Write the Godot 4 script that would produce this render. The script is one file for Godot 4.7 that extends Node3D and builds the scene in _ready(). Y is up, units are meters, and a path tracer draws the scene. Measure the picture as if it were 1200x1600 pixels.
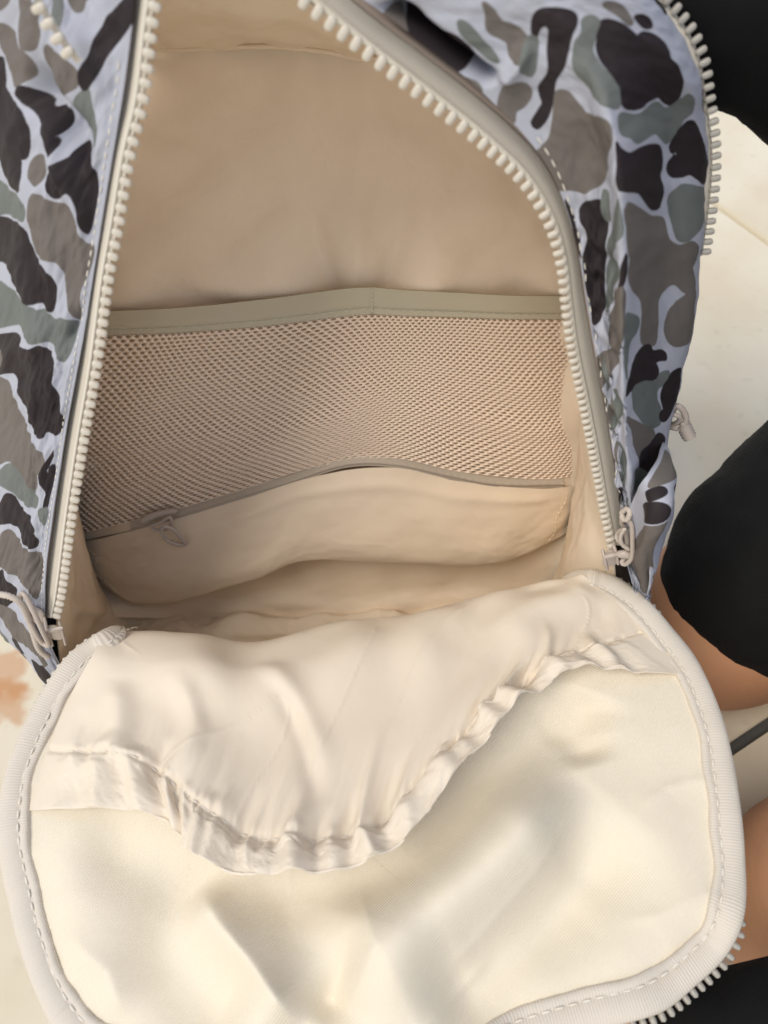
extends Node3D

# An open backpack seen from above: the front panel is unzipped and folded down towards the viewer.
const EYE := Vector3(0, 0.595, 0)
var bag: Node3D
var M := {}
var rng := RandomNumberGenerator.new()
var nz := FastNoiseLite.new()
var FN: Vector3          # outward normal of the bag's front
var HO: Vector3          # a point of the folded-down flap, and its two directions and normal
var HX: Vector3
var HY: Vector3
var HN: Vector3


func _ready() -> void:
	rng.seed = 7
	nz.seed = 3
	nz.noise_type = FastNoiseLite.TYPE_SIMPLEX_SMOOTH
	nz.frequency = 1.0
	nz.fractal_type = FastNoiseLite.FRACTAL_NONE
	view()
	FN = Vector3(0, 0.2223, 0.975)
	HO = Vector3(-0.0237, 0.2198, -0.1001)
	HX = Vector3(0.9996, 0.0284, 0.0012)
	HY = Vector3(0, -0.0425, 0.9991)
	HN = Vector3(-0.0284, 0.9987, 0.0425)
	materials()
	build_floor()
	bag = Node3D.new()
	bag.name = "backpack"
	add_child(bag)
	bag.set_meta("label", "open camouflage backpack with cream lining and its front panel unzipped and folded down")
	bag.set_meta("category", "backpack")
	shell()
	lining()
	inner_pockets()
	flap()
	zippers()
	sliders()
	person()


func view() -> void:
	var cam := Camera3D.new()
	cam.name = "camera"
	var at := CameraAttributesPhysical.new()
	at.frustum_focal_length = 18.479
	at.frustum_focus_distance = 0.43
	at.frustum_near = 0.02
	at.frustum_far = 200.0
	at.exposure_aperture = 6.5
	cam.attributes = at
	add_child(cam)
	cam.fov = 66.0
	cam.keep_aspect = Camera3D.KEEP_HEIGHT
	cam.near = 0.02
	cam.far = 200.0
	cam.position = EYE
	cam.rotation_degrees = Vector3(-55, 0, 0)
	cam.current = true
	var we := WorldEnvironment.new()
	we.name = "environment"
	var e := Environment.new()
	var sm := ProceduralSkyMaterial.new()
	sm.sky_top_color = Color(0.70, 0.74, 0.82)
	sm.sky_horizon_color = Color(0.93, 0.93, 0.92)
	sm.sky_curve = 0.3
	sm.ground_horizon_color = Color(0.62, 0.60, 0.55)
	sm.ground_bottom_color = Color(0.45, 0.43, 0.38)
	sm.sun_angle_max = 1.0
	var sky := Sky.new()
	sky.sky_material = sm
	e.background_mode = Environment.BG_SKY
	e.sky = sky
	e.background_energy_multiplier = 0.72
	e.tonemap_mode = Environment.TONE_MAPPER_LINEAR
	e.tonemap_exposure = 1.7
	e.sdfgi_enabled = true
	e.ssao_enabled = true
	e.ssil_enabled = true
	we.environment = e
	add_child(we)
	var sun := DirectionalLight3D.new()
	sun.name = "sun"
	sun.light_color = Color(1.0, 0.97, 0.92)
	sun.light_energy = 0.4
	sun.light_angular_distance = 30.0
	sun.shadow_enabled = true
	add_child(sun)
	sun.look_at_from_position(Vector3(-0.62, 1.25, 0.5), Vector3.ZERO)


# ------------------------------------------------------------------ small helpers
func add(called: String, mesh: Mesh, mat: Material, parent: Node3D) -> MeshInstance3D:
	var o := MeshInstance3D.new()
	o.name = called
	o.mesh = mesh
	o.material_override = mat
	parent.add_child(o, true)
	return o


func fill(called: String, parent: Node3D) -> Node3D:
	var o := Node3D.new()
	o.name = called
	parent.add_child(o, true)
	return o


func cr3(p: Array, t: float) -> Vector3:
	var n := p.size() - 1
	var x := clampf(t, 0.0, 1.0) * n
	var i := mini(int(x), n - 1)
	var u := x - i
	var b: Vector3 = p[i]
	var c: Vector3 = p[i + 1]
	var a: Vector3 = p[i - 1] if i > 0 else 2.0 * b - c
	var d: Vector3 = p[i + 2] if i + 2 <= n else 2.0 * c - b
	return 0.5 * (2.0 * b + (c - a) * u + (2.0 * a - 5.0 * b + 4.0 * c - d) * u * u + (3.0 * b - a - 3.0 * c + d) * u * u * u)


func dense(p: Array, n: int) -> PackedVector3Array:
	var r := PackedVector3Array()
	for i in n + 1:
		r.append(cr3(p, float(i) / n))
	return r


func even(p: Array, step: float) -> PackedVector3Array:
	# points at equal distance along the curve
	var d := dense(p, 40 * p.size())
	var total := 0.0
	for i in d.size() - 1:
		total += d[i].distance_to(d[i + 1])
	var n := maxi(2, roundi(total / step))
	var r := PackedVector3Array([d[0]])
	var run := 0.0
	var k := 1
	for i in d.size() - 1:
		var l := d[i].distance_to(d[i + 1])
		while k < n and run + l >= total * k / n:
			r.append(d[i].lerp(d[i + 1], (total * k / n - run) / maxf(l, 1e-9)))
			k += 1
		run += l
	r.append(d[d.size() - 1])
	return r


func commit(v: PackedVector3Array, n: PackedVector3Array, uv: PackedVector2Array, idx: PackedInt32Array) -> ArrayMesh:
	var a := []
	a.resize(Mesh.ARRAY_MAX)
	a[Mesh.ARRAY_VERTEX] = v
	a[Mesh.ARRAY_NORMAL] = n
	a[Mesh.ARRAY_TEX_UV] = uv
	a[Mesh.ARRAY_INDEX] = idx
	var m := ArrayMesh.new()
	m.add_surface_from_arrays(Mesh.PRIMITIVE_TRIANGLES, a)
	return m


func tri(v: PackedVector3Array, n: PackedVector3Array, idx: PackedInt32Array, a: int, b: int, c: int) -> void:
	# clockwise seen from the side the normals point to
	if (v[c] - v[a]).cross(v[b] - v[a]).dot(n[a] + n[b] + n[c]) >= 0.0:
		idx.append(a); idx.append(b); idx.append(c)
	else:
		idx.append(a); idx.append(c); idx.append(b)


func grid_normals(p: PackedVector3Array, nu: int, nv: int, sgn: float) -> PackedVector3Array:
	var r := PackedVector3Array()
	r.resize(p.size())
	var w := nu + 1
	for j in nv + 1:
		var j0 := maxi(j - 1, 0) * w
		var j1 := mini(j + 1, nv) * w
		for i in w:
			var du := p[j * w + mini(i + 1, nu)] - p[j * w + maxi(i - 1, 0)]
			var dv := p[j1 + i] - p[j0 + i]
			r[j * w + i] = (du.cross(dv) * sgn).normalized()
	return r


func field(g: Array, nu: int, nv: int, disp = null) -> Dictionary:
	# a fabric surface through a grid of points, moved along its normal by disp(u, v)
	var w := nu + 1
	var p := PackedVector3Array()
	p.resize(w * (nv + 1))
	for i in w:
		var col := []
		for r in g:
			col.append(cr3(r, float(i) / nu))
		for j in nv + 1:
			p[j * w + i] = cr3(col, float(j) / nv)
	var n := grid_normals(p, nu, nv, 1.0)
	var s := 0.0
	for k in range(0, p.size(), 7):
		s += n[k].dot((EYE - p[k]).normalized())
	var sgn := 1.0 if s >= 0.0 else -1.0
	if disp != null:
		for j in nv + 1:
			for i in w:
				var k := j * w + i
				var d: float = disp.call(float(i) / nu, float(j) / nv)
				p[k] += n[k] * (sgn * d)
	n = grid_normals(p, nu, nv, sgn)
	return {"p": p, "n": n, "nu": nu, "nv": nv}


func at(f: Dictionary, u: float, v: float) -> Array:
	var nu: int = f.nu
	var nv: int = f.nv
	var x := clampf(u, 0.0, 1.0) * nu
	var y := clampf(v, 0.0, 1.0) * nv
	var i := mini(int(x), nu - 1)
	var j := mini(int(y), nv - 1)
	x -= i
	y -= j
	var k := j * (nu + 1) + i
	var p: PackedVector3Array = f.p
	var n: PackedVector3Array = f.n
	return [p[k].lerp(p[k + 1], x).lerp(p[k + nu + 1].lerp(p[k + nu + 2], x), y), n[k].lerp(n[k + 1], x).lerp(n[k + nu + 1].lerp(n[k + nu + 2], x), y).normalized()]


func cloth(f: Dictionary, um := 1.0, vm := 1.0, thick := 0.0007) -> ArrayMesh:
	# two faces and a closed rim; uv runs 0..um and 0..vm
	var nu: int = f.nu
	var nv: int = f.nv
	var w := nu + 1
	var p: PackedVector3Array = f.p
	var n: PackedVector3Array = f.n
	var c := p.size()
	var v := p.duplicate()
	var nn := n.duplicate()
	var uv := PackedVector2Array()
	var idx := PackedInt32Array()
	for j in nv + 1:
		for i in w:
			uv.append(Vector2(um * i / nu, vm * j / nv))
	uv.append_array(uv.duplicate())
	for k in c:
		v.append(p[k] - n[k] * thick)
		nn.append(-n[k])
	for j in nv:
		for i in nu:
			var a := j * w + i
			tri(v, nn, idx, a, a + 1, a + w + 1)
			tri(v, nn, idx, a, a + w + 1, a + w)
			tri(v, nn, idx, c + a, c + a + 1, c + a + w + 1)
			tri(v, nn, idx, c + a, c + a + w + 1, c + a + w)
	var mid := p[(nv / 2) * w + nu / 2]
	for e in 4:
		var ring := PackedInt32Array()
		match e:
			0:
				for i in w: ring.append(i)
			1:
				for i in w: ring.append(nv * w + i)
			2:
				for j in nv + 1: ring.append(j * w)
			3:
				for j in nv + 1: ring.append(j * w + nu)
		var b0 := v.size()
		for q in ring.size():
			var k := ring[q]
			var along := p[ring[mini(q + 1, ring.size() - 1)]] - p[ring[maxi(q - 1, 0)]]
			var o := along.cross(n[k]).normalized()
			var inward := p[k] - (p[k + w] if e == 0 else p[k - w] if e == 1 else p[k + 1] if e == 2 else p[k - 1])
			if o.dot(inward) < 0.0: o = -o
			v.append(p[k]); nn.append(o); uv.append(uv[k])
			v.append(p[k] - n[k] * thick); nn.append(o); uv.append(uv[k])
		for q in ring.size() - 1:
			var a := b0 + 2 * q
			tri(v, nn, idx, a, a + 2, a + 3)
			tri(v, nn, idx, a, a + 3, a + 1)
	return commit(v, nn, uv, idx)


func sweep(pts: PackedVector3Array, ups: PackedVector3Array, prof: PackedVector2Array, pn: PackedVector2Array, closed_prof := false, vm := 1.0, closed_path := false) -> ArrayMesh:
	# profile x lies across the path, y along up; pn are the profile's normals
	var v := PackedVector3Array()
	var n := PackedVector3Array()
	var uv := PackedVector2Array()
	var idx := PackedInt32Array()
	var m := prof.size()
	var run := 0.0
	var c := pts.size()
	for i in c:
		var t := (pts[(i + 1) % c] - pts[(i - 1 + c) % c]) if closed_path else (pts[mini(i + 1, c - 1)] - pts[maxi(i - 1, 0)])
		t = t.normalized()
		var up := ups[i] if ups.size() > 1 else ups[0]
		var x := t.cross(up).normalized()
		up = x.cross(t)
		if i > 0: run += pts[i].distance_to(pts[i - 1])
		var acc := 0.0
		for k in m:
			if k > 0: acc += prof[k].distance_to(prof[k - 1])
			v.append(pts[i] + x * prof[k].x + up * prof[k].y)
			n.append((x * pn[k].x + up * pn[k].y).normalized())
			uv.append(Vector2(acc, run) * vm)
	for i in (c if closed_path else c - 1):
		for k in (m if closed_prof else m - 1):
			var a := i * m + k
			var b := i * m + (k + 1) % m
			var a2 := ((i + 1) % c) * m + k
			var b2 := ((i + 1) % c) * m + (k + 1) % m
			tri(v, n, idx, a, b, b2)
			tri(v, n, idx, a, b2, a2)
	return commit(v, n, uv, idx)


func tube(p: Array, r: float, closed := false, rib := 0.0, sides := 8, step := 0.0012, flat := 1.0, up := Vector3.ZERO) -> ArrayMesh:
	var q := p.duplicate()
	if closed: q.append(p[0])
	var pts := even(q, step)
	if closed: pts.remove_at(pts.size() - 1)
	var u := up if up != Vector3.ZERO else FN
	var v := PackedVector3Array()
	var n := PackedVector3Array()
	var uv := PackedVector2Array()
	var idx := PackedInt32Array()
	var c := pts.size()
	for i in c:
		var t := ((pts[(i + 1) % c] - pts[(i - 1 + c) % c]) if closed else (pts[mini(i + 1, c - 1)] - pts[maxi(i - 1, 0)])).normalized()
		var x := t.cross(u).normalized()
		if x.length() < 0.5: x = t.cross(Vector3.RIGHT).normalized()
		var y := x.cross(t)
		var rr := r + rib * sin(i * step * TAU / 0.0018)
		if not closed and (i == 0 or i == c - 1): rr *= 0.55
		for k in sides:
			var a := TAU * k / sides
			v.append(pts[i] + (x * cos(a) + y * sin(a) * flat) * rr)
			n.append((x * cos(a) + y * sin(a)).normalized())
			uv.append(Vector2(float(k) / sides, i * step))
	for i in (c if closed else c - 1):
		for k in sides:
			var k2 := (k + 1) % sides
			tri(v, n, idx, i * sides + k, i * sides + k2, ((i + 1) % c) * sides + k2)
			tri(v, n, idx, i * sides + k, ((i + 1) % c) * sides + k2, ((i + 1) % c) * sides + k)
	if not closed:
		for e in [0, c - 1]:
			var t := (pts[0] - pts[1]).normalized() if e == 0 else (pts[c - 1] - pts[c - 2]).normalized()
			v.append(pts[e] + t * r * 0.35); n.append(t); uv.append(Vector2.ZERO)
			for k in sides:
				tri(v, n, idx, v.size() - 1, e * sides + k, e * sides + (k + 1) % sides)
	return commit(v, n, uv, idx)


func nugget(size: Vector3, p := 0.6, su := 9, sv := 6) -> ArrayMesh:
	# a rounded block (superellipsoid)
	var v := PackedVector3Array()
	var n := PackedVector3Array()
	var uv := PackedVector2Array()
	var idx := PackedInt32Array()
	for j in sv + 1:
		var b := PI * (float(j) / sv - 0.5)
		for i in su:
			var a := TAU * i / su
			var d := Vector3(cos(b) * cos(a), sin(b), cos(b) * sin(a))
			var q := Vector3(signf(d.x) * pow(absf(d.x), p), signf(d.y) * pow(absf(d.y), p), signf(d.z) * pow(absf(d.z), p))
			v.append(q * size * 0.5)
			n.append((d / size).normalized())
			uv.append(Vector2(float(i) / su, float(j) / sv))
	for j in sv:
		for i in su:
			var a := j * su + i
			var b := j * su + (i + 1) % su
			tri(v, n, idx, a, b, b + su)
			tri(v, n, idx, a, b + su, a + su)
	return commit(v, n, uv, idx)


func seg(q: Vector2, a: Vector2, b: Vector2) -> Vector2:
	# (distance, place along) of q to the segment
	var ab := b - a
	var t := clampf((q - a).dot(ab) / ab.length_squared(), 0.0, 1.0)
	return Vector2(q.distance_to(a + ab * t), t)


func folds(q: Vector2, list: Array) -> float:
	# each fold: [points, width, height, taper at the start, taper at the end]
	var s := 0.0
	for f in list:
		var p: Array = f[0]
		var best := Vector2(1e9, 0)
		for i in p.size() - 1:
			var d := seg(q, p[i], p[i + 1])
			if d.x < best.x: best = Vector2(d.x, (i + d.y) / (p.size() - 1))
		var w: float = f[1]
		if best.x > 4.0 * w: continue
		var k := 1.0
		if f[3] > 0: k *= smoothstep(0.0, f[3], best.y)
		if f[4] > 0: k *= smoothstep(0.0, f[4], 1.0 - best.y)
		s += f[2] * k * (exp(-best.x * best.x / (w * w)) if f.size() < 6 else exp(-1.25 * (sqrt(best.x * best.x + 0.03 * w * w) / w - 0.17)))
	return s


func creases(q: Vector2) -> float:
	# thin pinched lines, here and there
	var a := 1.0 - absf(nz.get_noise_2d(q.x * 17.0 + q.y * 9.0 + 40.0, q.y * 13.0)) * 2.2
	var b := smoothstep(0.05, 0.5, nz.get_noise_2d(q.x * 11.0 - 8.0, q.y * 11.0 + 70.0))
	return 0.22 * pow(maxf(a, 0.0), 10.0) * b


func crumple(q: Vector2, big: float, small: float) -> float:
	return big * nz.get_noise_2d(q.x * 22.0, q.y * 22.0) + small * nz.get_noise_2d(q.x * 75.0 + 9.0, q.y * 75.0) + 0.35 * small * nz.get_noise_2d(q.x * 190.0, q.y * 190.0 + 5.0) + creases(q) * big


# ------------------------------------------------------------------ materials
func mat(called: String, c: Color, rough: float, spec := 0.5) -> StandardMaterial3D:
	var m := StandardMaterial3D.new()
	m.resource_name = called
	m.albedo_color = c.linear_to_srgb()
	m.roughness = rough
	m.metallic_specular = spec
	M[called] = m
	return m


func weave(kind: int, strength: float) -> ImageTexture:
	var im := Image.create(64, 64, false, Image.FORMAT_RGBA8)
	var r := RandomNumberGenerator.new()
	r.seed = 11 + kind
	for y in 64:
		for x in 64:
			var h := 0.0
			if kind == 0:      # fine twill, eight threads across the tile
				h = 0.5 + 0.35 * sin(TAU * (x + y) / 8.0) + 0.15 * sin(TAU * x / 4.0)
			elif kind == 1:    # grosgrain ribs, eight along the tile
				h = 0.5 + 0.4 * sin(TAU * y / 8.0) + 0.1 * sin(TAU * x / 4.0 + floorf(y / 8.0) * PI)
			else:              # plain ripstop-like taffeta
				h = 0.5 + 0.25 * sin(TAU * x / 4.0) * sin(TAU * y / 4.0) + 0.2 * sin(TAU * x / 16.0)
			h = clampf(h + r.randf_range(-0.06, 0.06), 0.0, 1.0)
			im.set_pixel(x, y, Color(h, h, h))
	im.bump_map_to_normal_map(strength)
	return ImageTexture.create_from_image(im)


func bump(m: StandardMaterial3D, t: Texture2D, tile: float, k: float) -> void:
	m.normal_enabled = true
	m.normal_texture = t
	m.normal_scale = k
	m.uv1_scale = Vector3(1.0 / tile, 1.0 / tile, 1)


func materials() -> void:
	var twill := weave(0, 3.0)
	var rib := weave(1, 4.0)
	var taf := weave(2, 2.0)
	bump(mat("lining", Color(0.88, 0.735, 0.57), 0.5, 0.4), twill, 0.0085, 0.3)  # same fabric as the flap, warm bounced light mixed into the colour
	bump(mat("flap_lining", Color(0.84, 0.765, 0.63), 0.62, 0.28), twill, 0.011, 0.4)  # same fabric as the inside, painted whiter as if lit directly
	bump(mat("satin", Color(0.80, 0.71, 0.59), 0.52, 0.35), twill, 0.006, 0.12)
	bump(mat("binding", Color(0.70, 0.64, 0.56), 0.6, 0.35), rib, 0.0105, 0.22)
	bump(mat("elastic", Color(0.58, 0.53, 0.40), 0.65, 0.3), rib, 0.006, 0.4)
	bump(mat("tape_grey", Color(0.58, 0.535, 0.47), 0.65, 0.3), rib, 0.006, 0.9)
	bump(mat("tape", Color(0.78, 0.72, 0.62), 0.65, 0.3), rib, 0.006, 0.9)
	mat("net", Color(0.92, 0.75, 0.60), 0.5, 0.4)
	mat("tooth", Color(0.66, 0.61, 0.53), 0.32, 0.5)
	mat("tooth_shaded", Color(0.42, 0.40, 0.36), 0.35, 0.5)  # same teeth, with shade put into the colour
	mat("thread", Color(0.78, 0.74, 0.66), 0.6, 0.3)
	mat("thread_olive", Color(0.62, 0.60, 0.48), 0.6, 0.3)
	mat("plastic", Color(0.52, 0.45, 0.40), 0.35, 0.5)
	mat("cord", Color(0.60, 0.53, 0.47), 0.6, 0.3)
	mat("zip_taupe", Color(0.50, 0.43, 0.35), 0.6, 0.3)
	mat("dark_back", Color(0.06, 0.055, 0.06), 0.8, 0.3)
	mat("piping", Color(0.38, 0.31, 0.27), 0.6, 0.3)
	for nm in ["black_cloth", "black_shorts"]:
		var bm := mat(nm, Color(0.010, 0.010, 0.0105), 0.8, 0.25)
		bm.uv1_triplanar = true
		bump(bm, twill, 0.012, 0.5)
		bm.rim_enabled = true
		bm.rim = 0.1
	mat("red_print", Color(0.5, 0.03, 0.04), 0.6, 0.3)
	var skin := mat("skin", Color(0.62, 0.32, 0.18), 0.5, 0.35)
	var sn := FastNoiseLite.new()
	sn.seed = 5
	sn.frequency = 0.06
	sn.fractal_octaves = 3
	var st := NoiseTexture2D.new()
	st.noise = sn
	st.width = 256
	st.height = 256
	st.seamless = true
	st.as_normal_map = true
	st.bump_strength = 3.0
	skin.uv1_triplanar = true
	bump(skin, st, 0.05, 0.35)
	skin.subsurf_scatter_enabled = true
	skin.subsurf_scatter_strength = 0.08
	mat("hair", Color(0.012, 0.010, 0.009), 0.5, 0.4)
	mat("grout", Color(0.10, 0.10, 0.10), 0.8, 0.2)
	mat("metal", Color(0.45, 0.43, 0.40), 0.3, 0.6).metallic = 0.6
	M.taf = taf


# ------------------------------------------------------------------ printed camouflage
func spans(im: Image, poly: PackedVector2Array, c: Color) -> void:
	var y0 := 1e9
	var y1 := -1e9
	for q in poly:
		y0 = minf(y0, q.y)
		y1 = maxf(y1, q.y)
	for y in range(maxi(0, int(y0)), mini(im.get_height() - 1, int(y1) + 1) + 1):
		var xs := PackedFloat32Array()
		var yy := y + 0.5
		for i in poly.size():
			var a := poly[i]
			var b := poly[(i + 1) % poly.size()]
			if (a.y <= yy) != (b.y <= yy):
				xs.append(a.x + (b.x - a.x) * (yy - a.y) / (b.y - a.y))
		xs.sort()
		for k in range(0, xs.size() - 1, 2):
			var x0 := maxi(0, roundi(xs[k]))
			var x1 := mini(im.get_width(), roundi(xs[k + 1]))
			if x1 > x0: im.fill_rect(Rect2i(x0, y, x1 - x0, 1), c)


func smooth_ring(p: Array, n := 6) -> PackedVector2Array:
	var r := PackedVector2Array()
	var c := p.size()
	for i in c:
		var a: Vector2 = p[(i - 1 + c) % c]
		var b: Vector2 = p[i]
		var d: Vector2 = p[(i + 1) % c]
		var e: Vector2 = p[(i + 2) % c]
		for k in n:
			r.append(b.cubic_interpolate(d, a, e, float(k) / n) if false else cr2(a, b, d, e, float(k) / n))
	return r


func cr2(a: Vector2, b: Vector2, c: Vector2, d: Vector2, u: float) -> Vector2:
	return 0.5 * (2.0 * b + (c - a) * u + (2.0 * a - 5.0 * b + 4.0 * c - d) * u * u + (3.0 * b - a - 3.0 * c + d) * u * u * u)


func camo(called: String, w: int, h: int, blobs: Array, clear: Rect2, blob_size: Vector2, sd: int, swell := 8.5) -> StandardMaterial3D:
	# blobs: [tone, ring of points in uv]; beyond the rectangle «clear» the print goes on with more blobs of its kind
	var tones := [Color(0.032, 0.026, 0.029).linear_to_srgb(), Color(0.165, 0.147, 0.134).linear_to_srgb(), Color(0.160, 0.175, 0.170).linear_to_srgb()]
	var ground := Color(0.44, 0.46, 0.535).linear_to_srgb()
	var im := Image.create(w * 2, h * 2, false, Image.FORMAT_RGB8)
	im.fill(ground)
	var r := RandomNumberGenerator.new()
	r.seed = sd
	var put := []
	for b in blobs:
		for q in b[1]: put.append(Vector3(q.x, q.y, 0.0))
	for k in 1600:
		var c := Vector2(r.randf(), r.randf())
		var s := r.randf_range(0.45, 1.2)
		if clear.has_point(c) and not (called == "camo_right" and c.x < 0.34 and c.y > 0.48): continue
		var ok := true
		for q in put:
			var d := Vector2((q.x - c.x) / blob_size.x, (q.y - c.y) / blob_size.y)
			if d.length() < s + q.z + 0.12:
				ok = false
				break
		if not ok: continue
		put.append(Vector3(c.x, c.y, s))
		var ring := []
		var m := r.randi_range(8, 12)
		for i in m:
			var a := TAU * i / m
			ring.append(c + Vector2(cos(a), sin(a)) * blob_size * s * r.randf_range(0.55, 1.05))
		blobs.append([r.randi_range(0, 2), ring])
	for b in blobs:
		var ring := PackedVector2Array()
		for q in smooth_ring(b[1]): ring.append(q * Vector2(w * 2, h * 2))
		var area := 0.0
		for i in ring.size(): area += ring[i].cross(ring[(i + 1) % ring.size()])
		var fat := ring.duplicate()
		for i in ring.size():
			var tg := (ring[(i + 1) % ring.size()] - ring[i - 1]).normalized()
			fat[i] = ring[i] + Vector2(tg.y, -tg.x) * swell * (1.0 if area > 0 else -1.0)
		ring = fat
		spans(im, ring, tones[b[0]])
	im.resize(w, h, Image.INTERPOLATE_BILINEAR)
	var m := mat(called, Color.WHITE, 0.55, 0.25)
	m.albedo_texture = ImageTexture.create_from_image(im)
	m.texture_repeat = false
	return m


# ------------------------------------------------------------------ the floor
func tile_texture(sd: int, stains: Array) -> ImageTexture:
	var n := FastNoiseLite.new()
	n.seed = sd
	n.frequency = 0.012
	n.fractal_octaves = 4
	var n2 := FastNoiseLite.new()
	n2.seed = sd + 40
	n2.frequency = 0.11
	n2.fractal_octaves = 2
	var im := Image.create(384, 384, false, Image.FORMAT_RGB8)
	for y in 384:
		for x in 384:
			var a := n.get_noise_2d(x, y)
			var b := n2.get_noise_2d(x, y)
			var c := Color(0.78, 0.715, 0.58).lerp(Color(0.71, 0.63, 0.48), clampf(0.5 + a * 1.1, 0, 1))
			if b > 0.44: c = c.lerp(Color(0.52, 0.46, 0.34), (b - 0.44) * 0.8)
			for s in stains:
				var d: float = Vector2(x / 384.0, y / 384.0).distance_to(s[0]) / s[1] + a * 2.2 + b * 0.6
				if d < 1.0: c = c.lerp(Color(0.52, 0.21, 0.05), (1.0 - smoothstep(0.25, 1.0, d)) * s[2])
			im.set_pixel(x, y, c.linear_to_srgb())
	return ImageTexture.create_from_image(im)


func build_floor() -> void:
	var fl := fill("floor", self)
	fl.set_meta("kind", "structure")
	fl.set_meta("label", "pale cream stone floor tiles with dark open joints")
	var bed := BoxMesh.new()
	bed.size = Vector3(60, 0.02, 60)
	var b := add("joint_bed", bed, M.grout, fl)
	b.position = Vector3(0, -0.022, 0)
	var e1 := Vector3(0.5, 0, 0.866)
	var e2 := Vector3(0.866, 0, -0.5)
	var o := e1 * (-0.0382) + e2 * (0.8114)
	var size := 0.8
	var gap := 0.009
	var prof := (size - gap) / 2.0
	var v := PackedVector3Array()
	var n := PackedVector3Array()
	var uv := PackedVector2Array()
	var idx := PackedInt32Array()
	for k in 4:
		var s: Vector2 = [Vector2(-1, -1), Vector2(1, -1), Vector2(1, 1), Vector2(-1, 1)][k]
		for l in 3:
			var q := s * (prof - (0.0015 if l == 0 else 0.0))
			v.append(Vector3(q.x, [0.0, -0.0015, -0.011][l], q.y))
			n.append(Vector3(s.x * [0.0, 0.6, 0.7][l], [1.0, 0.6, 0.0][l], s.y * [0.0, 0.6, 0.7][l]).normalized())
			uv.append(s * 0.5 + Vector2(0.5, 0.5))
	tri(v, n, idx, 0, 3, 6)
	tri(v, n, idx, 0, 6, 9)
	for k in 4:
		var j := (k + 1) % 4
		for l in 2:
			tri(v, n, idx, 3 * k + l, 3 * j + l, 3 * j + l + 1)
			tri(v, n, idx, 3 * k + l, 3 * j + l + 1, 3 * k + l + 1)
	var tile := commit(v, n, uv, idx)
	var mats := []
	for k in 3:
		var m := mat("tile_%d" % k, Color.WHITE, 0.45, 0.4)
		m.albedo_texture = tile_texture(k, [])
		mats.append(m)
	for i in range(-5, 6):
		for j in range(-5, 6):
			var t := add("tile", tile, mats[rng.randi_range(0, 2)], fl)
			var c := o + e1 * ((i - 0.5) * size) + e2 * ((j - 0.5) * size)
			t.transform = Transform3D(Basis(e2, Vector3.UP, -e1), c)
			# the tile left of the bag has a rusty stain
			var s: Vector3 = Vector3(-0.3064, 0, -0.2618) - c
			var at_uv := Vector2(s.dot(e2), -s.dot(e1)) / (prof * 2.0) + Vector2(0.5, 0.5)
			if at_uv.x > 0 and at_uv.x < 1 and at_uv.y > 0 and at_uv.y < 1:
				var s2: Vector3 = Vector3(-0.2952, 0, -0.2321) - c
				var m2 := mat("tile_stained", Color.WHITE, 0.45, 0.4)
				m2.albedo_texture = tile_texture(9, [[at_uv, 0.030, 0.55], [Vector2(s2.dot(e2), -s2.dot(e1)) / (prof * 2.0) + Vector2(0.5, 0.5), 0.018, 0.55]])
				t.material_override = m2


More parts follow.
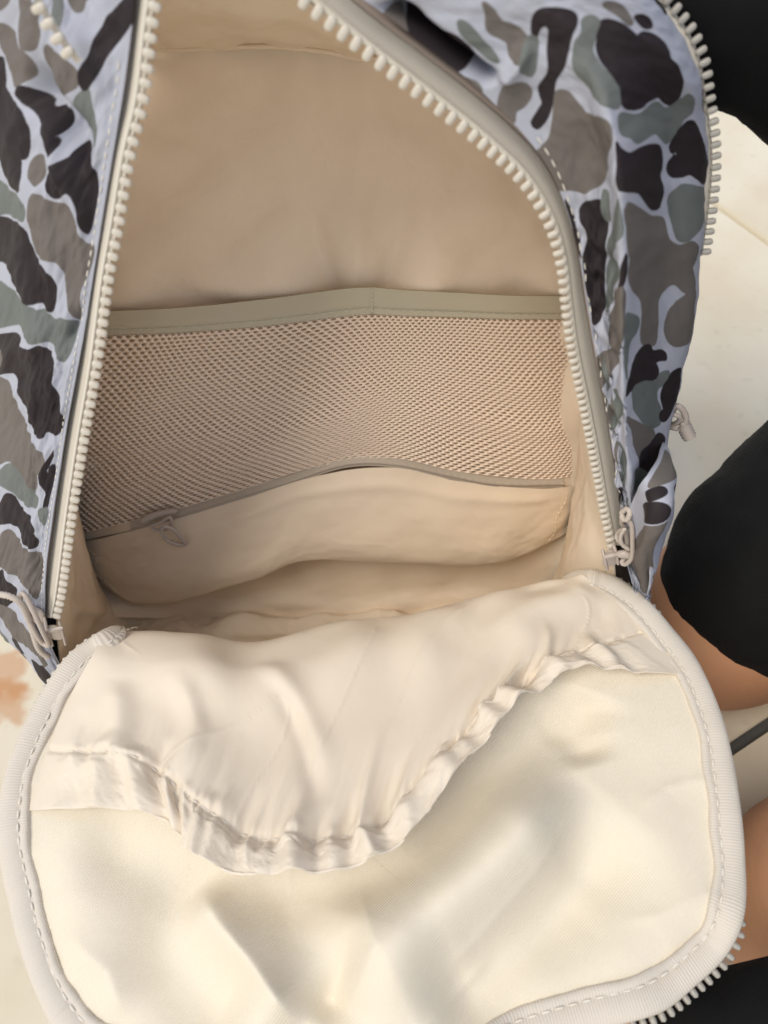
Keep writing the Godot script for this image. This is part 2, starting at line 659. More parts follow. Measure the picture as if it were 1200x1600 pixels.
# ------------------------------------------------------------------ the bag's outside
func shell() -> void:
	var D := 0
	var T := 1
	var S := 2
	var left := [
		[D, [Vector2(0.4632, 0.0884), Vector2(0.4559, 0.118), Vector2(0.4302, 0.1332), Vector2(0.395, 0.1531), Vector2(0.3783, 0.1723), Vector2(0.3848, 0.1876), Vector2(0.4058, 0.1911), Vector2(0.3988, 0.209), Vector2(0.401, 0.2214), Vector2(0.4313, 0.2119), Vector2(0.459, 0.1914), Vector2(0.4723, 0.1766), Vector2(0.4985, 0.1659), Vector2(0.4962, 0.0988)]],
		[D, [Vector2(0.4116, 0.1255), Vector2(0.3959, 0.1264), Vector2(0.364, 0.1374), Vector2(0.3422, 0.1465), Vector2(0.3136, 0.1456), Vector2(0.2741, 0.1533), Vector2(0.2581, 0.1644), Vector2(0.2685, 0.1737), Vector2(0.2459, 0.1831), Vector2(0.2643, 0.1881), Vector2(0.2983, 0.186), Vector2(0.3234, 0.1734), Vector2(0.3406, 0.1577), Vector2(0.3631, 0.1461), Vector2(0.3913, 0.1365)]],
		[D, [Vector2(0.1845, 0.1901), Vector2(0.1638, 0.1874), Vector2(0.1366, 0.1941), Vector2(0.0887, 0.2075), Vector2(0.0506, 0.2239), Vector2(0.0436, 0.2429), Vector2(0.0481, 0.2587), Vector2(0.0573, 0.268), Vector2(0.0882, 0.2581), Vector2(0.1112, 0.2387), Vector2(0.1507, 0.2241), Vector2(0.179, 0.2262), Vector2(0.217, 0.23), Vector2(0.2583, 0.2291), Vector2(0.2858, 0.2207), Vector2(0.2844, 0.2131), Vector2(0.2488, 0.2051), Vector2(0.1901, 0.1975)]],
		[S, [Vector2(0.1958, 0.1404), Vector2(0.1607, 0.133), Vector2(0.1282, 0.1354), Vector2(0.1121, 0.1511), Vector2(0.0896, 0.167), Vector2(0.0866, 0.1826), Vector2(0.1093, 0.179), Vector2(0.141, 0.166), Vector2(0.1838, 0.1621), Vector2(0.2105, 0.1525)]],
		[T, [Vector2(0.3367, 0.0954), Vector2(0.3248, 0.086), Vector2(0.2794, 0.093), Vector2(0.2046, 0.1063), Vector2(0.1769, 0.1192), Vector2(0.226, 0.1277), Vector2(0.2862, 0.1304), Vector2(0.3185, 0.1209)]],
		[T, [Vector2(0.3498, 0.1936), Vector2(0.3285, 0.1952), Vector2(0.3071, 0.2048), Vector2(0.3372, 0.217), Vector2(0.362, 0.2102), Vector2(0.3685, 0.2006)]],
		[T, [Vector2(0.463, 0.0547), Vector2(0.4389, 0.0668), Vector2(0.4216, 0.0852), Vector2(0.394, 0.0905), Vector2(0.381, 0.1006), Vector2(0.3926, 0.1116), Vector2(0.421, 0.117), Vector2(0.4334, 0.1028), Vector2(0.4469, 0.0848), Vector2(0.463, 0.0661)]],
		[S, [Vector2(0.5196, 0.2), Vector2(0.4786, 0.2063), Vector2(0.4367, 0.2235), Vector2(0.3928, 0.2363), Vector2(0.3808, 0.2508), Vector2(0.4255, 0.2442), Vector2(0.472, 0.2312), Vector2(0.529, 0.227)]],
		[T, [Vector2(0.3533, 0.2325), Vector2(0.2543, 0.2412), Vector2(0.1562, 0.2443), Vector2(0.113, 0.2577), Vector2(0.106, 0.2703), Vector2(0.0564, 0.2836), Vector2(0.0172, 0.2885), Vector2(0.0237, 0.306), Vector2(0.0509, 0.3248), Vector2(0.0527, 0.3519), Vector2(0.0626, 0.3589), Vector2(0.1101, 0.344), Vector2(0.1437, 0.3233), Vector2(0.1792, 0.3004), Vector2(0.2173, 0.2917), Vector2(0.2955, 0.2886), Vector2(0.3345, 0.2819), Vector2(0.3547, 0.2641)]],
		[D, [Vector2(0.5309, 0.2331), Vector2(0.4849, 0.2394), Vector2(0.4379, 0.253), Vector2(0.3909, 0.263), Vector2(0.3682, 0.2793), Vector2(0.3314, 0.2957), Vector2(0.27, 0.3057), Vector2(0.206, 0.3191), Vector2(0.1958, 0.3344), Vector2(0.2143, 0.3436), Vector2(0.2479, 0.3419), Vector2(0.2936, 0.3334), Vector2(0.3411, 0.3341), Vector2(0.3764, 0.3318), Vector2(0.4225, 0.3104), Vector2(0.4496, 0.29), Vector2(0.4874, 0.2744), Vector2(0.5377, 0.267)]],
		[S, [Vector2(0.5393, 0.3008), Vector2(0.4869, 0.3011), Vector2(0.4348, 0.3212), Vector2(0.3852, 0.3382), Vector2(0.3182, 0.3481), Vector2(0.2624, 0.3487), Vector2(0.1992, 0.36), Vector2(0.1502, 0.3588), Vector2(0.0806, 0.3659), Vector2(0.0501, 0.3756), Vector2(0.06, 0.3942), Vector2(0.0994, 0.4083), Vector2(0.1484, 0.3966), Vector2(0.1881, 0.3832), Vector2(0.241, 0.3784), Vector2(0.3224, 0.3792), Vector2(0.371, 0.3686), Vector2(0.3924, 0.3567), Vector2(0.4459, 0.3477), Vector2(0.5384, 0.3295)]],
		[D, [Vector2(0.5375, 0.3497), Vector2(0.4833, 0.3564), Vector2(0.4031, 0.3748), Vector2(0.3892, 0.3877), Vector2(0.3359, 0.3939), Vector2(0.2732, 0.3904), Vector2(0.1947, 0.4025), Vector2(0.1578, 0.416), Vector2(0.1578, 0.4376), Vector2(0.1334, 0.4543), Vector2(0.0695, 0.4771), Vector2(0.0252, 0.4995), Vector2(0.0646, 0.5106), Vector2(0.1455, 0.5051), Vector2(0.1668, 0.511), Vector2(0.2343, 0.5078), Vector2(0.3261, 0.4871), Vector2(0.3904, 0.4577), Vector2(0.4097, 0.4223), Vector2(0.4437, 0.4075), Vector2(0.5374, 0.383)]],
		[T, [Vector2(0.5379, 0.3996), Vector2(0.4825, 0.4078), Vector2(0.4351, 0.4355), Vector2(0.4232, 0.458), Vector2(0.3934, 0.4937), Vector2(0.2781, 0.5197), Vector2(0.157, 0.5372), Vector2(0.1259, 0.5474), Vector2(0.1856, 0.5578), Vector2(0.1856, 0.5731), Vector2(0.2705, 0.5766), Vector2(0.3443, 0.5684), Vector2(0.3885, 0.5482), Vector2(0.4375, 0.5305), Vector2(0.4795, 0.5244), Vector2(0.5403, 0.5196)]],
		[S, [Vector2(0.4777, 0.5421), Vector2(0.45, 0.5399), Vector2(0.4199, 0.5454), Vector2(0.3848, 0.5596), Vector2(0.3423, 0.5723), Vector2(0.2142, 0.5845), Vector2(0.1574, 0.5932), Vector2(0.1861, 0.597), Vector2(0.2945, 0.5949), Vector2(0.3641, 0.5874), Vector2(0.4071, 0.5735), Vector2(0.4632, 0.5498)]],
		[D, [Vector2(0.5365, 0.5679), Vector2(0.474, 0.5782), Vector2(0.4401, 0.5756), Vector2(0.4042, 0.5855), Vector2(0.3571, 0.604), Vector2(0.2419, 0.6155), Vector2(0.1644, 0.6283), Vector2(0.1776, 0.6379), Vector2(0.1303, 0.6538), Vector2(0.1742, 0.6584), Vector2(0.2365, 0.6523), Vector2(0.3478, 0.6266), Vector2(0.4167, 0.6104), Vector2(0.4726, 0.5966), Vector2(0.5357, 0.5866)]],
		[T, [Vector2(0.5367, 0.6104), Vector2(0.4719, 0.6198), Vector2(0.4248, 0.6245), Vector2(0.3312, 0.6516), Vector2(0.1603, 0.6748), Vector2(0.0756, 0.6785), Vector2(0.0295, 0.7124), Vector2(0.0692, 0.7479), Vector2(0.1696, 0.7266), Vector2(0.3268, 0.706), Vector2(0.4296, 0.6795), Vector2(0.5375, 0.619)]],
		[D, [Vector2(0.4655, 0.6766), Vector2(0.4, 0.7145), Vector2(0.3315, 0.7411), Vector2(0.4416, 0.746), Vector2(0.5013, 0.7027)]],
		[T, [Vector2(0.5118, 0.7243), Vector2(0.4124, 0.7676), Vector2(0.2692, 0.8205), Vector2(0.2356, 0.8539), Vector2(0.226, 0.8742), Vector2(0.3333, 0.8703), Vector2(0.4583, 0.8151), Vector2(0.4926, 0.7498)]],
		[D, [Vector2(0.0708, 0.5355), Vector2(0.0858, 0.5427), Vector2(0.1095, 0.5588), Vector2(0.0749, 0.5532), Vector2(0.051, 0.5595), Vector2(0.058, 0.5982), Vector2(0.0643, 0.6048), Vector2(0.0979, 0.5962), Vector2(0.0867, 0.5819), Vector2(0.1284, 0.5699), Vector2(0.155, 0.5597)]],
		[D, [Vector2(0.0043, 0.0342), Vector2(-0.0167, 0.0396), Vector2(0.0111, 0.0652), Vector2(0.0644, 0.0904), Vector2(0.1066, 0.1158), Vector2(0.1555, 0.1263), Vector2(0.1732, 0.1149), Vector2(0.1351, 0.0976), Vector2(0.1006, 0.0716), Vector2(0.0586, 0.0483)]],  # dark print patch that also paints in the shadow of the fold
		[S, [Vector2(0.1344, 0.6059), Vector2(0.0522, 0.604), Vector2(0.053, 0.6171), Vector2(0.0706, 0.6197)]],
	]
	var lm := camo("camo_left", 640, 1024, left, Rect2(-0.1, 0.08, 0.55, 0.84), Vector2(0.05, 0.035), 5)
	bump(lm, M.taf, 0.05, 0.1)
	lm.uv1_scale = Vector3.ONE
	lm.normal_enabled = false
	var lg := [[Vector3(-0.0728, 0.4972, -0.2676), Vector3(-0.0965, 0.4913, -0.2837), Vector3(-0.1126, 0.4913, -0.2837), Vector3(-0.1633, 0.4702, -0.3301), Vector3(-0.222, 0.4671, -0.4064), Vector3(-0.1629, 0.4654, -0.4142)], [Vector3(-0.0842, 0.4654, -0.2603), Vector3(-0.1033, 0.4627, -0.2638), Vector3(-0.1246, 0.4557, -0.2755), Vector3(-0.1758, 0.4278, -0.3205), Vector3(-0.224, 0.4339, -0.3988), Vector3(-0.1649, 0.4321, -0.4066)], [Vector3(-0.101, 0.4249, -0.2511), Vector3(-0.1181, 0.4213, -0.2544), Vector3(-0.1385, 0.4123, -0.2656), Vector3(-0.1866, 0.3761, -0.3087), Vector3(-0.227, 0.3933, -0.3895), Vector3(-0.1679, 0.3916, -0.3973)], [Vector3(-0.1204, 0.3772, -0.2402), Vector3(-0.1358, 0.3727, -0.2433), Vector3(-0.1558, 0.3611, -0.254), Vector3(-0.2063, 0.315, -0.2948), Vector3(-0.229, 0.3457, -0.3787), Vector3(-0.1699, 0.3439, -0.3865)], [Vector3(-0.1389, 0.3344, -0.2305), Vector3(-0.1528, 0.329, -0.2333), Vector3(-0.1711, 0.3158, -0.2437), Vector3(-0.2239, 0.2599, -0.2822), Vector3(-0.229, 0.3028, -0.3689), Vector3(-0.1699, 0.301, -0.3767)], [Vector3(-0.1633, 0.2744, -0.2168), Vector3(-0.1755, 0.2691, -0.2197), Vector3(-0.1937, 0.2525, -0.2292), Vector3(-0.231, 0.212, -0.2456), Vector3(-0.227, 0.2429, -0.3552), Vector3(-0.1679, 0.2411, -0.363)], [Vector3(-0.1814, 0.2242, -0.2053), Vector3(-0.1944, 0.2164, -0.2077), Vector3(-0.2129, 0.1966, -0.2165), Vector3(-0.2394, 0.1613, -0.2289), Vector3(-0.225, 0.1926, -0.3438), Vector3(-0.1659, 0.1909, -0.3516)], [Vector3(-0.1902, 0.173, -0.1937), Vector3(-0.1952, 0.1715, -0.1923), Vector3(-0.2067, 0.1516, -0.198), Vector3(-0.2231, 0.1063, -0.2164), Vector3(-0.222, 0.1385, -0.3314), Vector3(-0.1629, 0.1367, -0.3392)], [Vector3(-0.1876, 0.0322, -0.179), Vector3(-0.1922, 0.0322, -0.179), Vector3(-0.1912, 0.0364, -0.18), Vector3(-0.2002, -0.0013, -0.197), Vector3(-0.217, 0.0326, -0.3073), Vector3(-0.1579, 0.0308, -0.3151)]]
	var lf := field(lg, 150, 260, func(u: float, v: float) -> float:
		var q := Vector2(u * 0.30, v * 0.5)
		var d := crumple(q, 0.0022, 0.0006) * smoothstep(0.0, 0.06, u)
		d += folds(q, [
			[[Vector2(0.12, 0.055), Vector2(0.06, 0.085), Vector2(0.022, 0.10)], 0.009, -0.010, 0.12, 0.25],
			[[Vector2(0.10, 0.075), Vector2(0.055, 0.11), Vector2(0.012, 0.135)], 0.007, 0.004, 0.2, 0.3],
			[[Vector2(0.004, 0.17), Vector2(0.03, 0.19), Vector2(0.06, 0.185)], 0.005, -0.0025, 0.2, 0.5],
			[[Vector2(0.004, 0.24), Vector2(0.05, 0.25)], 0.008, 0.002, 0.2, 0.5],
			[[Vector2(0.01, 0.36), Vector2(0.07, 0.33)], 0.007, -0.003, 0.2, 0.5]])
		return d)
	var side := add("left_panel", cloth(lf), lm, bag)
	side.set_meta("label", "camouflage left side panel")
	var right := [
		[D, [Vector2(0.4754, 0.1483), Vector2(0.5003, 0.1304), Vector2(0.5286, 0.1243), Vector2(0.5515, 0.1304), Vector2(0.5658, 0.1414), Vector2(0.5721, 0.1487), Vector2(0.6106, 0.1344), Vector2(0.6425, 0.1303), Vector2(0.6509, 0.1432), Vector2(0.6357, 0.1647), Vector2(0.6502, 0.1762), Vector2(0.6456, 0.1955), Vector2(0.6234, 0.2229), Vector2(0.599, 0.2374), Vector2(0.5776, 0.2381), Vector2(0.5635, 0.2311), Vector2(0.5324, 0.2393), Vector2(0.51, 0.2492), Vector2(0.4828, 0.2518), Vector2(0.4627, 0.2463), Vector2(0.466, 0.2245), Vector2(0.4535, 0.2023), Vector2(0.4504, 0.1787)]],
		[S, [Vector2(0.4545, 0.127), Vector2(0.4857, 0.1187), Vector2(0.4979, 0.1241), Vector2(0.4612, 0.1485), Vector2(0.4339, 0.174), Vector2(0.4381, 0.1979), Vector2(0.4521, 0.216), Vector2(0.458, 0.2335), Vector2(0.4466, 0.2506), Vector2(0.4017, 0.2474), Vector2(0.3568, 0.2311), Vector2(0.3321, 0.2079), Vector2(0.3488, 0.186), Vector2(0.3903, 0.1629), Vector2(0.4285, 0.1482)]],
		[D, [Vector2(0.3283, 0.1103), Vector2(0.36, 0.0989), Vector2(0.4032, 0.1012), Vector2(0.4408, 0.1095), Vector2(0.439, 0.121), Vector2(0.4011, 0.1417), Vector2(0.3421, 0.1706), Vector2(0.298, 0.1868), Vector2(0.2216, 0.2008), Vector2(0.175, 0.2152), Vector2(0.1234, 0.2273), Vector2(0.0691, 0.2334), Vector2(0.0488, 0.2309), Vector2(0.1032, 0.2235), Vector2(0.1272, 0.2197), Vector2(0.1386, 0.2092), Vector2(0.1565, 0.2021), Vector2(0.2113, 0.1949), Vector2(0.2435, 0.1855), Vector2(0.283, 0.165), Vector2(0.3412, 0.1365), Vector2(0.3422, 0.122), Vector2(0.3139, 0.1268), Vector2(0.2815, 0.1387)]],
		[T, [Vector2(0.1935, 0.2181), Vector2(0.2367, 0.2207), Vector2(0.2521, 0.2325), Vector2(0.262, 0.2434), Vector2(0.2806, 0.2549), Vector2(0.3569, 0.2637), Vector2(0.3956, 0.274), Vector2(0.3925, 0.2898), Vector2(0.3332, 0.3047), Vector2(0.2917, 0.323), Vector2(0.2514, 0.3301), Vector2(0.196, 0.3274), Vector2(0.1308, 0.3251), Vector2(0.0616, 0.3103), Vector2(-0.0167, 0.2972), Vector2(-0.0167, 0.2794), Vector2(-0.0167, 0.2582), Vector2(0.0101, 0.2578), Vector2(0.0714, 0.2543), Vector2(0.1266, 0.24)]],
		[S, [Vector2(0.453, 0.2632), Vector2(0.5029, 0.264), Vector2(0.5351, 0.2506), Vector2(0.5594, 0.2448), Vector2(0.58, 0.2512), Vector2(0.6168, 0.2378), Vector2(0.6536, 0.2186), Vector2(0.664, 0.2227), Vector2(0.6535, 0.2364), Vector2(0.618, 0.2551), Vector2(0.5965, 0.2769), Vector2(0.5699, 0.2927), Vector2(0.5481, 0.2872), Vector2(0.5349, 0.2821), Vector2(0.5123, 0.287), Vector2(0.4835, 0.2957), Vector2(0.4669, 0.2894), Vector2(0.4433, 0.2836)]],
		[D, [Vector2(0.4194, 0.3013), Vector2(0.4351, 0.3074), Vector2(0.461, 0.3142), Vector2(0.49, 0.3077), Vector2(0.5175, 0.303), Vector2(0.5447, 0.3036), Vector2(0.5524, 0.3175), Vector2(0.5413, 0.3374), Vector2(0.5484, 0.356), Vector2(0.5401, 0.3715), Vector2(0.5206, 0.3746), Vector2(0.4985, 0.367), Vector2(0.475, 0.3568), Vector2(0.4251, 0.3536), Vector2(0.4045, 0.3449)]],
		[D, [Vector2(0.5837, 0.301), Vector2(0.6039, 0.2795), Vector2(0.6318, 0.2606), Vector2(0.6548, 0.2561), Vector2(0.6599, 0.2722), Vector2(0.6723, 0.2909), Vector2(0.6824, 0.3202), Vector2(0.6516, 0.3191), Vector2(0.63, 0.3185), Vector2(0.6082, 0.3269), Vector2(0.5817, 0.3323), Vector2(0.574, 0.3255), Vector2(0.5969, 0.3089), Vector2(0.6007, 0.3026)]],
		[S, [Vector2(0.5714, 0.3659), Vector2(0.5912, 0.3518), Vector2(0.6172, 0.3402), Vector2(0.6531, 0.334), Vector2(0.6899, 0.3348), Vector2(0.6958, 0.3549), Vector2(0.6599, 0.3756), Vector2(0.6226, 0.3968), Vector2(0.5945, 0.4013), Vector2(0.583, 0.3867)]],
		[T, [Vector2(0.4418, 0.3746), Vector2(0.4826, 0.3808), Vector2(0.5204, 0.3886), Vector2(0.5546, 0.3891), Vector2(0.5621, 0.4032), Vector2(0.5749, 0.4132), Vector2(0.606, 0.413), Vector2(0.6428, 0.3987), Vector2(0.6666, 0.4003), Vector2(0.6649, 0.4114), Vector2(0.6535, 0.4226), Vector2(0.673, 0.4367), Vector2(0.6637, 0.4485), Vector2(0.6357, 0.4518), Vector2(0.6042, 0.4516), Vector2(0.5748, 0.4647), Vector2(0.5509, 0.4808), Vector2(0.5529, 0.503), Vector2(0.5605, 0.5257), Vector2(0.5383, 0.532), Vector2(0.5109, 0.5271), Vector2(0.5093, 0.5045), Vector2(0.4981, 0.4793), Vector2(0.4628, 0.4677), Vector2(0.4426, 0.4547), Vector2(0.45, 0.4365), Vector2(0.4378, 0.4253), Vector2(0.4346, 0.3955)]],
		[T, [Vector2(0.5868, 0.5078), Vector2(0.5972, 0.4904), Vector2(0.6307, 0.4679), Vector2(0.6726, 0.4479), Vector2(0.674, 0.4666), Vector2(0.684, 0.4964), Vector2(0.6515, 0.5096), Vector2(0.6206, 0.518), Vector2(0.5979, 0.5168)]],
		[D, [Vector2(0.0741, 0.3459), Vector2(0.1542, 0.3436), Vector2(0.2333, 0.3528), Vector2(0.2577, 0.3722), Vector2(0.2654, 0.396), Vector2(0.2208, 0.4308), Vector2(0.2042, 0.4679), Vector2(0.1458, 0.4821), Vector2(0.0731, 0.4789), Vector2(0.0417, 0.4695), Vector2(0.0315, 0.4418), Vector2(0.0208, 0.4155), Vector2(0.025, 0.402), Vector2(0.0625, 0.3925), Vector2(0.0958, 0.3809), Vector2(0.1006, 0.3653)]],
		[D, [Vector2(0.0104, 0.3215), Vector2(0.03, 0.3372), Vector2(0.0323, 0.3535), Vector2(0.0333, 0.3696), Vector2(0.0167, 0.3891), Vector2(0.0008, 0.376), Vector2(0.0083, 0.3484)]],
		[S, [Vector2(0.2589, 0.3444), Vector2(0.293, 0.3546), Vector2(0.2886, 0.3753), Vector2(0.2528, 0.3717), Vector2(0.2407, 0.3552)]],
		[S, [Vector2(0.3863, 0.3678), Vector2(0.4067, 0.3754), Vector2(0.4171, 0.3948), Vector2(0.399, 0.4088), Vector2(0.3125, 0.4192), Vector2(0.2651, 0.4253), Vector2(0.2875, 0.4061), Vector2(0.3417, 0.3893), Vector2(0.3606, 0.3752)]],
		[S, [Vector2(0.252, 0.4295), Vector2(0.3125, 0.4359), Vector2(0.375, 0.4398), Vector2(0.3925, 0.4493), Vector2(0.3292, 0.4593), Vector2(0.2625, 0.4725), Vector2(0.2124, 0.4761), Vector2(0.2413, 0.4556)]],
		[D, [Vector2(0.4264, 0.4325), Vector2(0.4286, 0.4545), Vector2(0.4104, 0.467), Vector2(0.3833, 0.4669), Vector2(0.4022, 0.4535)]],
		[D, [Vector2(0.5142, 0.5411), Vector2(0.5398, 0.5367), Vector2(0.556, 0.5435), Vector2(0.5955, 0.5391), Vector2(0.6014, 0.5426), Vector2(0.5652, 0.5541), Vector2(0.578, 0.5666), Vector2(0.5584, 0.576), Vector2(0.5045, 0.5821), Vector2(0.4561, 0.5905), Vector2(0.4316, 0.5936), Vector2(0.458, 0.5741), Vector2(0.4803, 0.5585)]],
		[S, [Vector2(0.441, 0.5049), Vector2(0.4679, 0.5022), Vector2(0.4932, 0.5063), Vector2(0.4906, 0.516), Vector2(0.4667, 0.5272), Vector2(0.4498, 0.5499), Vector2(0.4364, 0.5733), Vector2(0.4359, 0.5495)]],
		[S, [Vector2(0.4796, 0.5915), Vector2(0.5197, 0.5842), Vector2(0.5664, 0.5832), Vector2(0.5922, 0.5689), Vector2(0.6205, 0.5588), Vector2(0.6129, 0.5728), Vector2(0.5836, 0.589), Vector2(0.5819, 0.6081), Vector2(0.6139, 0.6229), Vector2(0.6101, 0.6382), Vector2(0.5625, 0.6481), Vector2(0.5124, 0.6326), Vector2(0.4781, 0.6129)]],
		[D, [Vector2(0.6086, 0.5838), Vector2(0.6361, 0.5557), Vector2(0.6697, 0.5445), Vector2(0.6751, 0.5756), Vector2(0.6656, 0.6045), Vector2(0.6353, 0.629), Vector2(0.6074, 0.629), Vector2(0.6251, 0.6155), Vector2(0.6055, 0.6016)]],
		[T, [Vector2(0.3167, 0.475), Vector2(0.4221, 0.4724), Vector2(0.4279, 0.5047), Vector2(0.4169, 0.5262), Vector2(0.3514, 0.5377), Vector2(0.2458, 0.5236), Vector2(0.2298, 0.5075), Vector2(0.2739, 0.4916)]],
		[T, [Vector2(0, 0.5235), Vector2(0.1928, 0.5325), Vector2(0.325, 0.5309), Vector2(0.2458, 0.5517), Vector2(0.0875, 0.5577), Vector2(-0.0094, 0.5533)]],
		[S, [Vector2(0, 0.5978), Vector2(0.2083, 0.5956), Vector2(0.325, 0.5852), Vector2(0.3708, 0.6117), Vector2(0.2, 0.6229), Vector2(0.0292, 0.6186)]],
		[T, [Vector2(0.4361, 0.628), Vector2(0.4682, 0.6433), Vector2(0.4793, 0.6734), Vector2(0.5089, 0.6954), Vector2(0.558, 0.6796), Vector2(0.5925, 0.6604), Vector2(0.5242, 0.6453)]],
		[D, [Vector2(0.5815, 0.6711), Vector2(0.6163, 0.6571), Vector2(0.651, 0.6631), Vector2(0.6248, 0.6951), Vector2(0.5949, 0.7125), Vector2(0.5292, 0.7105), Vector2(0.5, 0.6928)]],
		[S, [Vector2(0.4612, 0.7111), Vector2(0.5092, 0.7094), Vector2(0.5696, 0.7215), Vector2(0.5498, 0.7325), Vector2(0.4813, 0.7336)]],
		[D, [Vector2(0.0297, 0.7127), Vector2(0.1875, 0.7181), Vector2(0.1833, 0.7302), Vector2(0.0125, 0.7302)]],
		[D, [Vector2(-0.0167, 0.6574), Vector2(0.0083, 0.6661), Vector2(-0.0167, 0.6785), Vector2(-0.0167, 0.675)]],
		[D, [Vector2(0.0547, 0.0489), Vector2(0.07, 0.0643), Vector2(0.0607, 0.0817), Vector2(0.0709, 0.097), Vector2(0.0918, 0.1078), Vector2(0.078, 0.1341), Vector2(0.0589, 0.1458), Vector2(-0.0028, 0.1419), Vector2(-0.0167, 0.1356), Vector2(-0.0167, 0.1207), Vector2(-0.0074, 0.0975), Vector2(0.0302, 0.0737)]],
		[T, [Vector2(0.2292, 0.0716), Vector2(0.2397, 0.0826), Vector2(0.238, 0.1036), Vector2(0.2548, 0.112), Vector2(0.2621, 0.1256), Vector2(0.2441, 0.1417), Vector2(0.1842, 0.1553), Vector2(0.1543, 0.1552), Vector2(0.1868, 0.1378), Vector2(0.1834, 0.1248), Vector2(0.1792, 0.112), Vector2(0.2146, 0.0897)]],
		[T, [Vector2(-0.0034, 0.0681), Vector2(0.0172, 0.0676), Vector2(-0.0011, 0.0843), Vector2(-0.0167, 0.0956), Vector2(-0.0167, 0.0881)]],
		[T, [Vector2(-0.0167, 0.151), Vector2(-0.0033, 0.1572), Vector2(0.0063, 0.168), Vector2(-0.0167, 0.1745), Vector2(-0.0167, 0.1713)]],
		[T, [Vector2(0.06, 0.1843), Vector2(0.0928, 0.1853), Vector2(0.1229, 0.1934), Vector2(0.1034, 0.2025), Vector2(0.0636, 0.2069), Vector2(0.0336, 0.2065), Vector2(0.0052, 0.2134), Vector2(-0.0119, 0.2056), Vector2(0.0107, 0.1954)]],
		[S, [Vector2(0.1948, 0.1572), Vector2(0.2687, 0.1393), Vector2(0.2733, 0.1462), Vector2(0.1979, 0.174), Vector2(0.1586, 0.1819), Vector2(0.1485, 0.1752)]],
		[S, [Vector2(0.1356, 0.0901), Vector2(0.1502, 0.0968), Vector2(0.133, 0.1278), Vector2(0.1169, 0.1476), Vector2(0.1011, 0.1496), Vector2(0.1027, 0.1279), Vector2(0.1109, 0.1073)]],
		[T, [Vector2(0.5375, 0.096), Vector2(0.5725, 0.0896), Vector2(0.5931, 0.0938), Vector2(0.591, 0.1153), Vector2(0.5685, 0.1271), Vector2(0.5593, 0.1141)]],
		[D, [Vector2(0.6098, 0.1098), Vector2(0.6458, 0.0903), Vector2(0.6451, 0.1067), Vector2(0.6142, 0.1217)]],
	]
	var rm := camo("camo_right", 768, 1024, right, Rect2(-0.1, 0.0, 0.82, 0.86), Vector2(0.06, 0.035), 8)
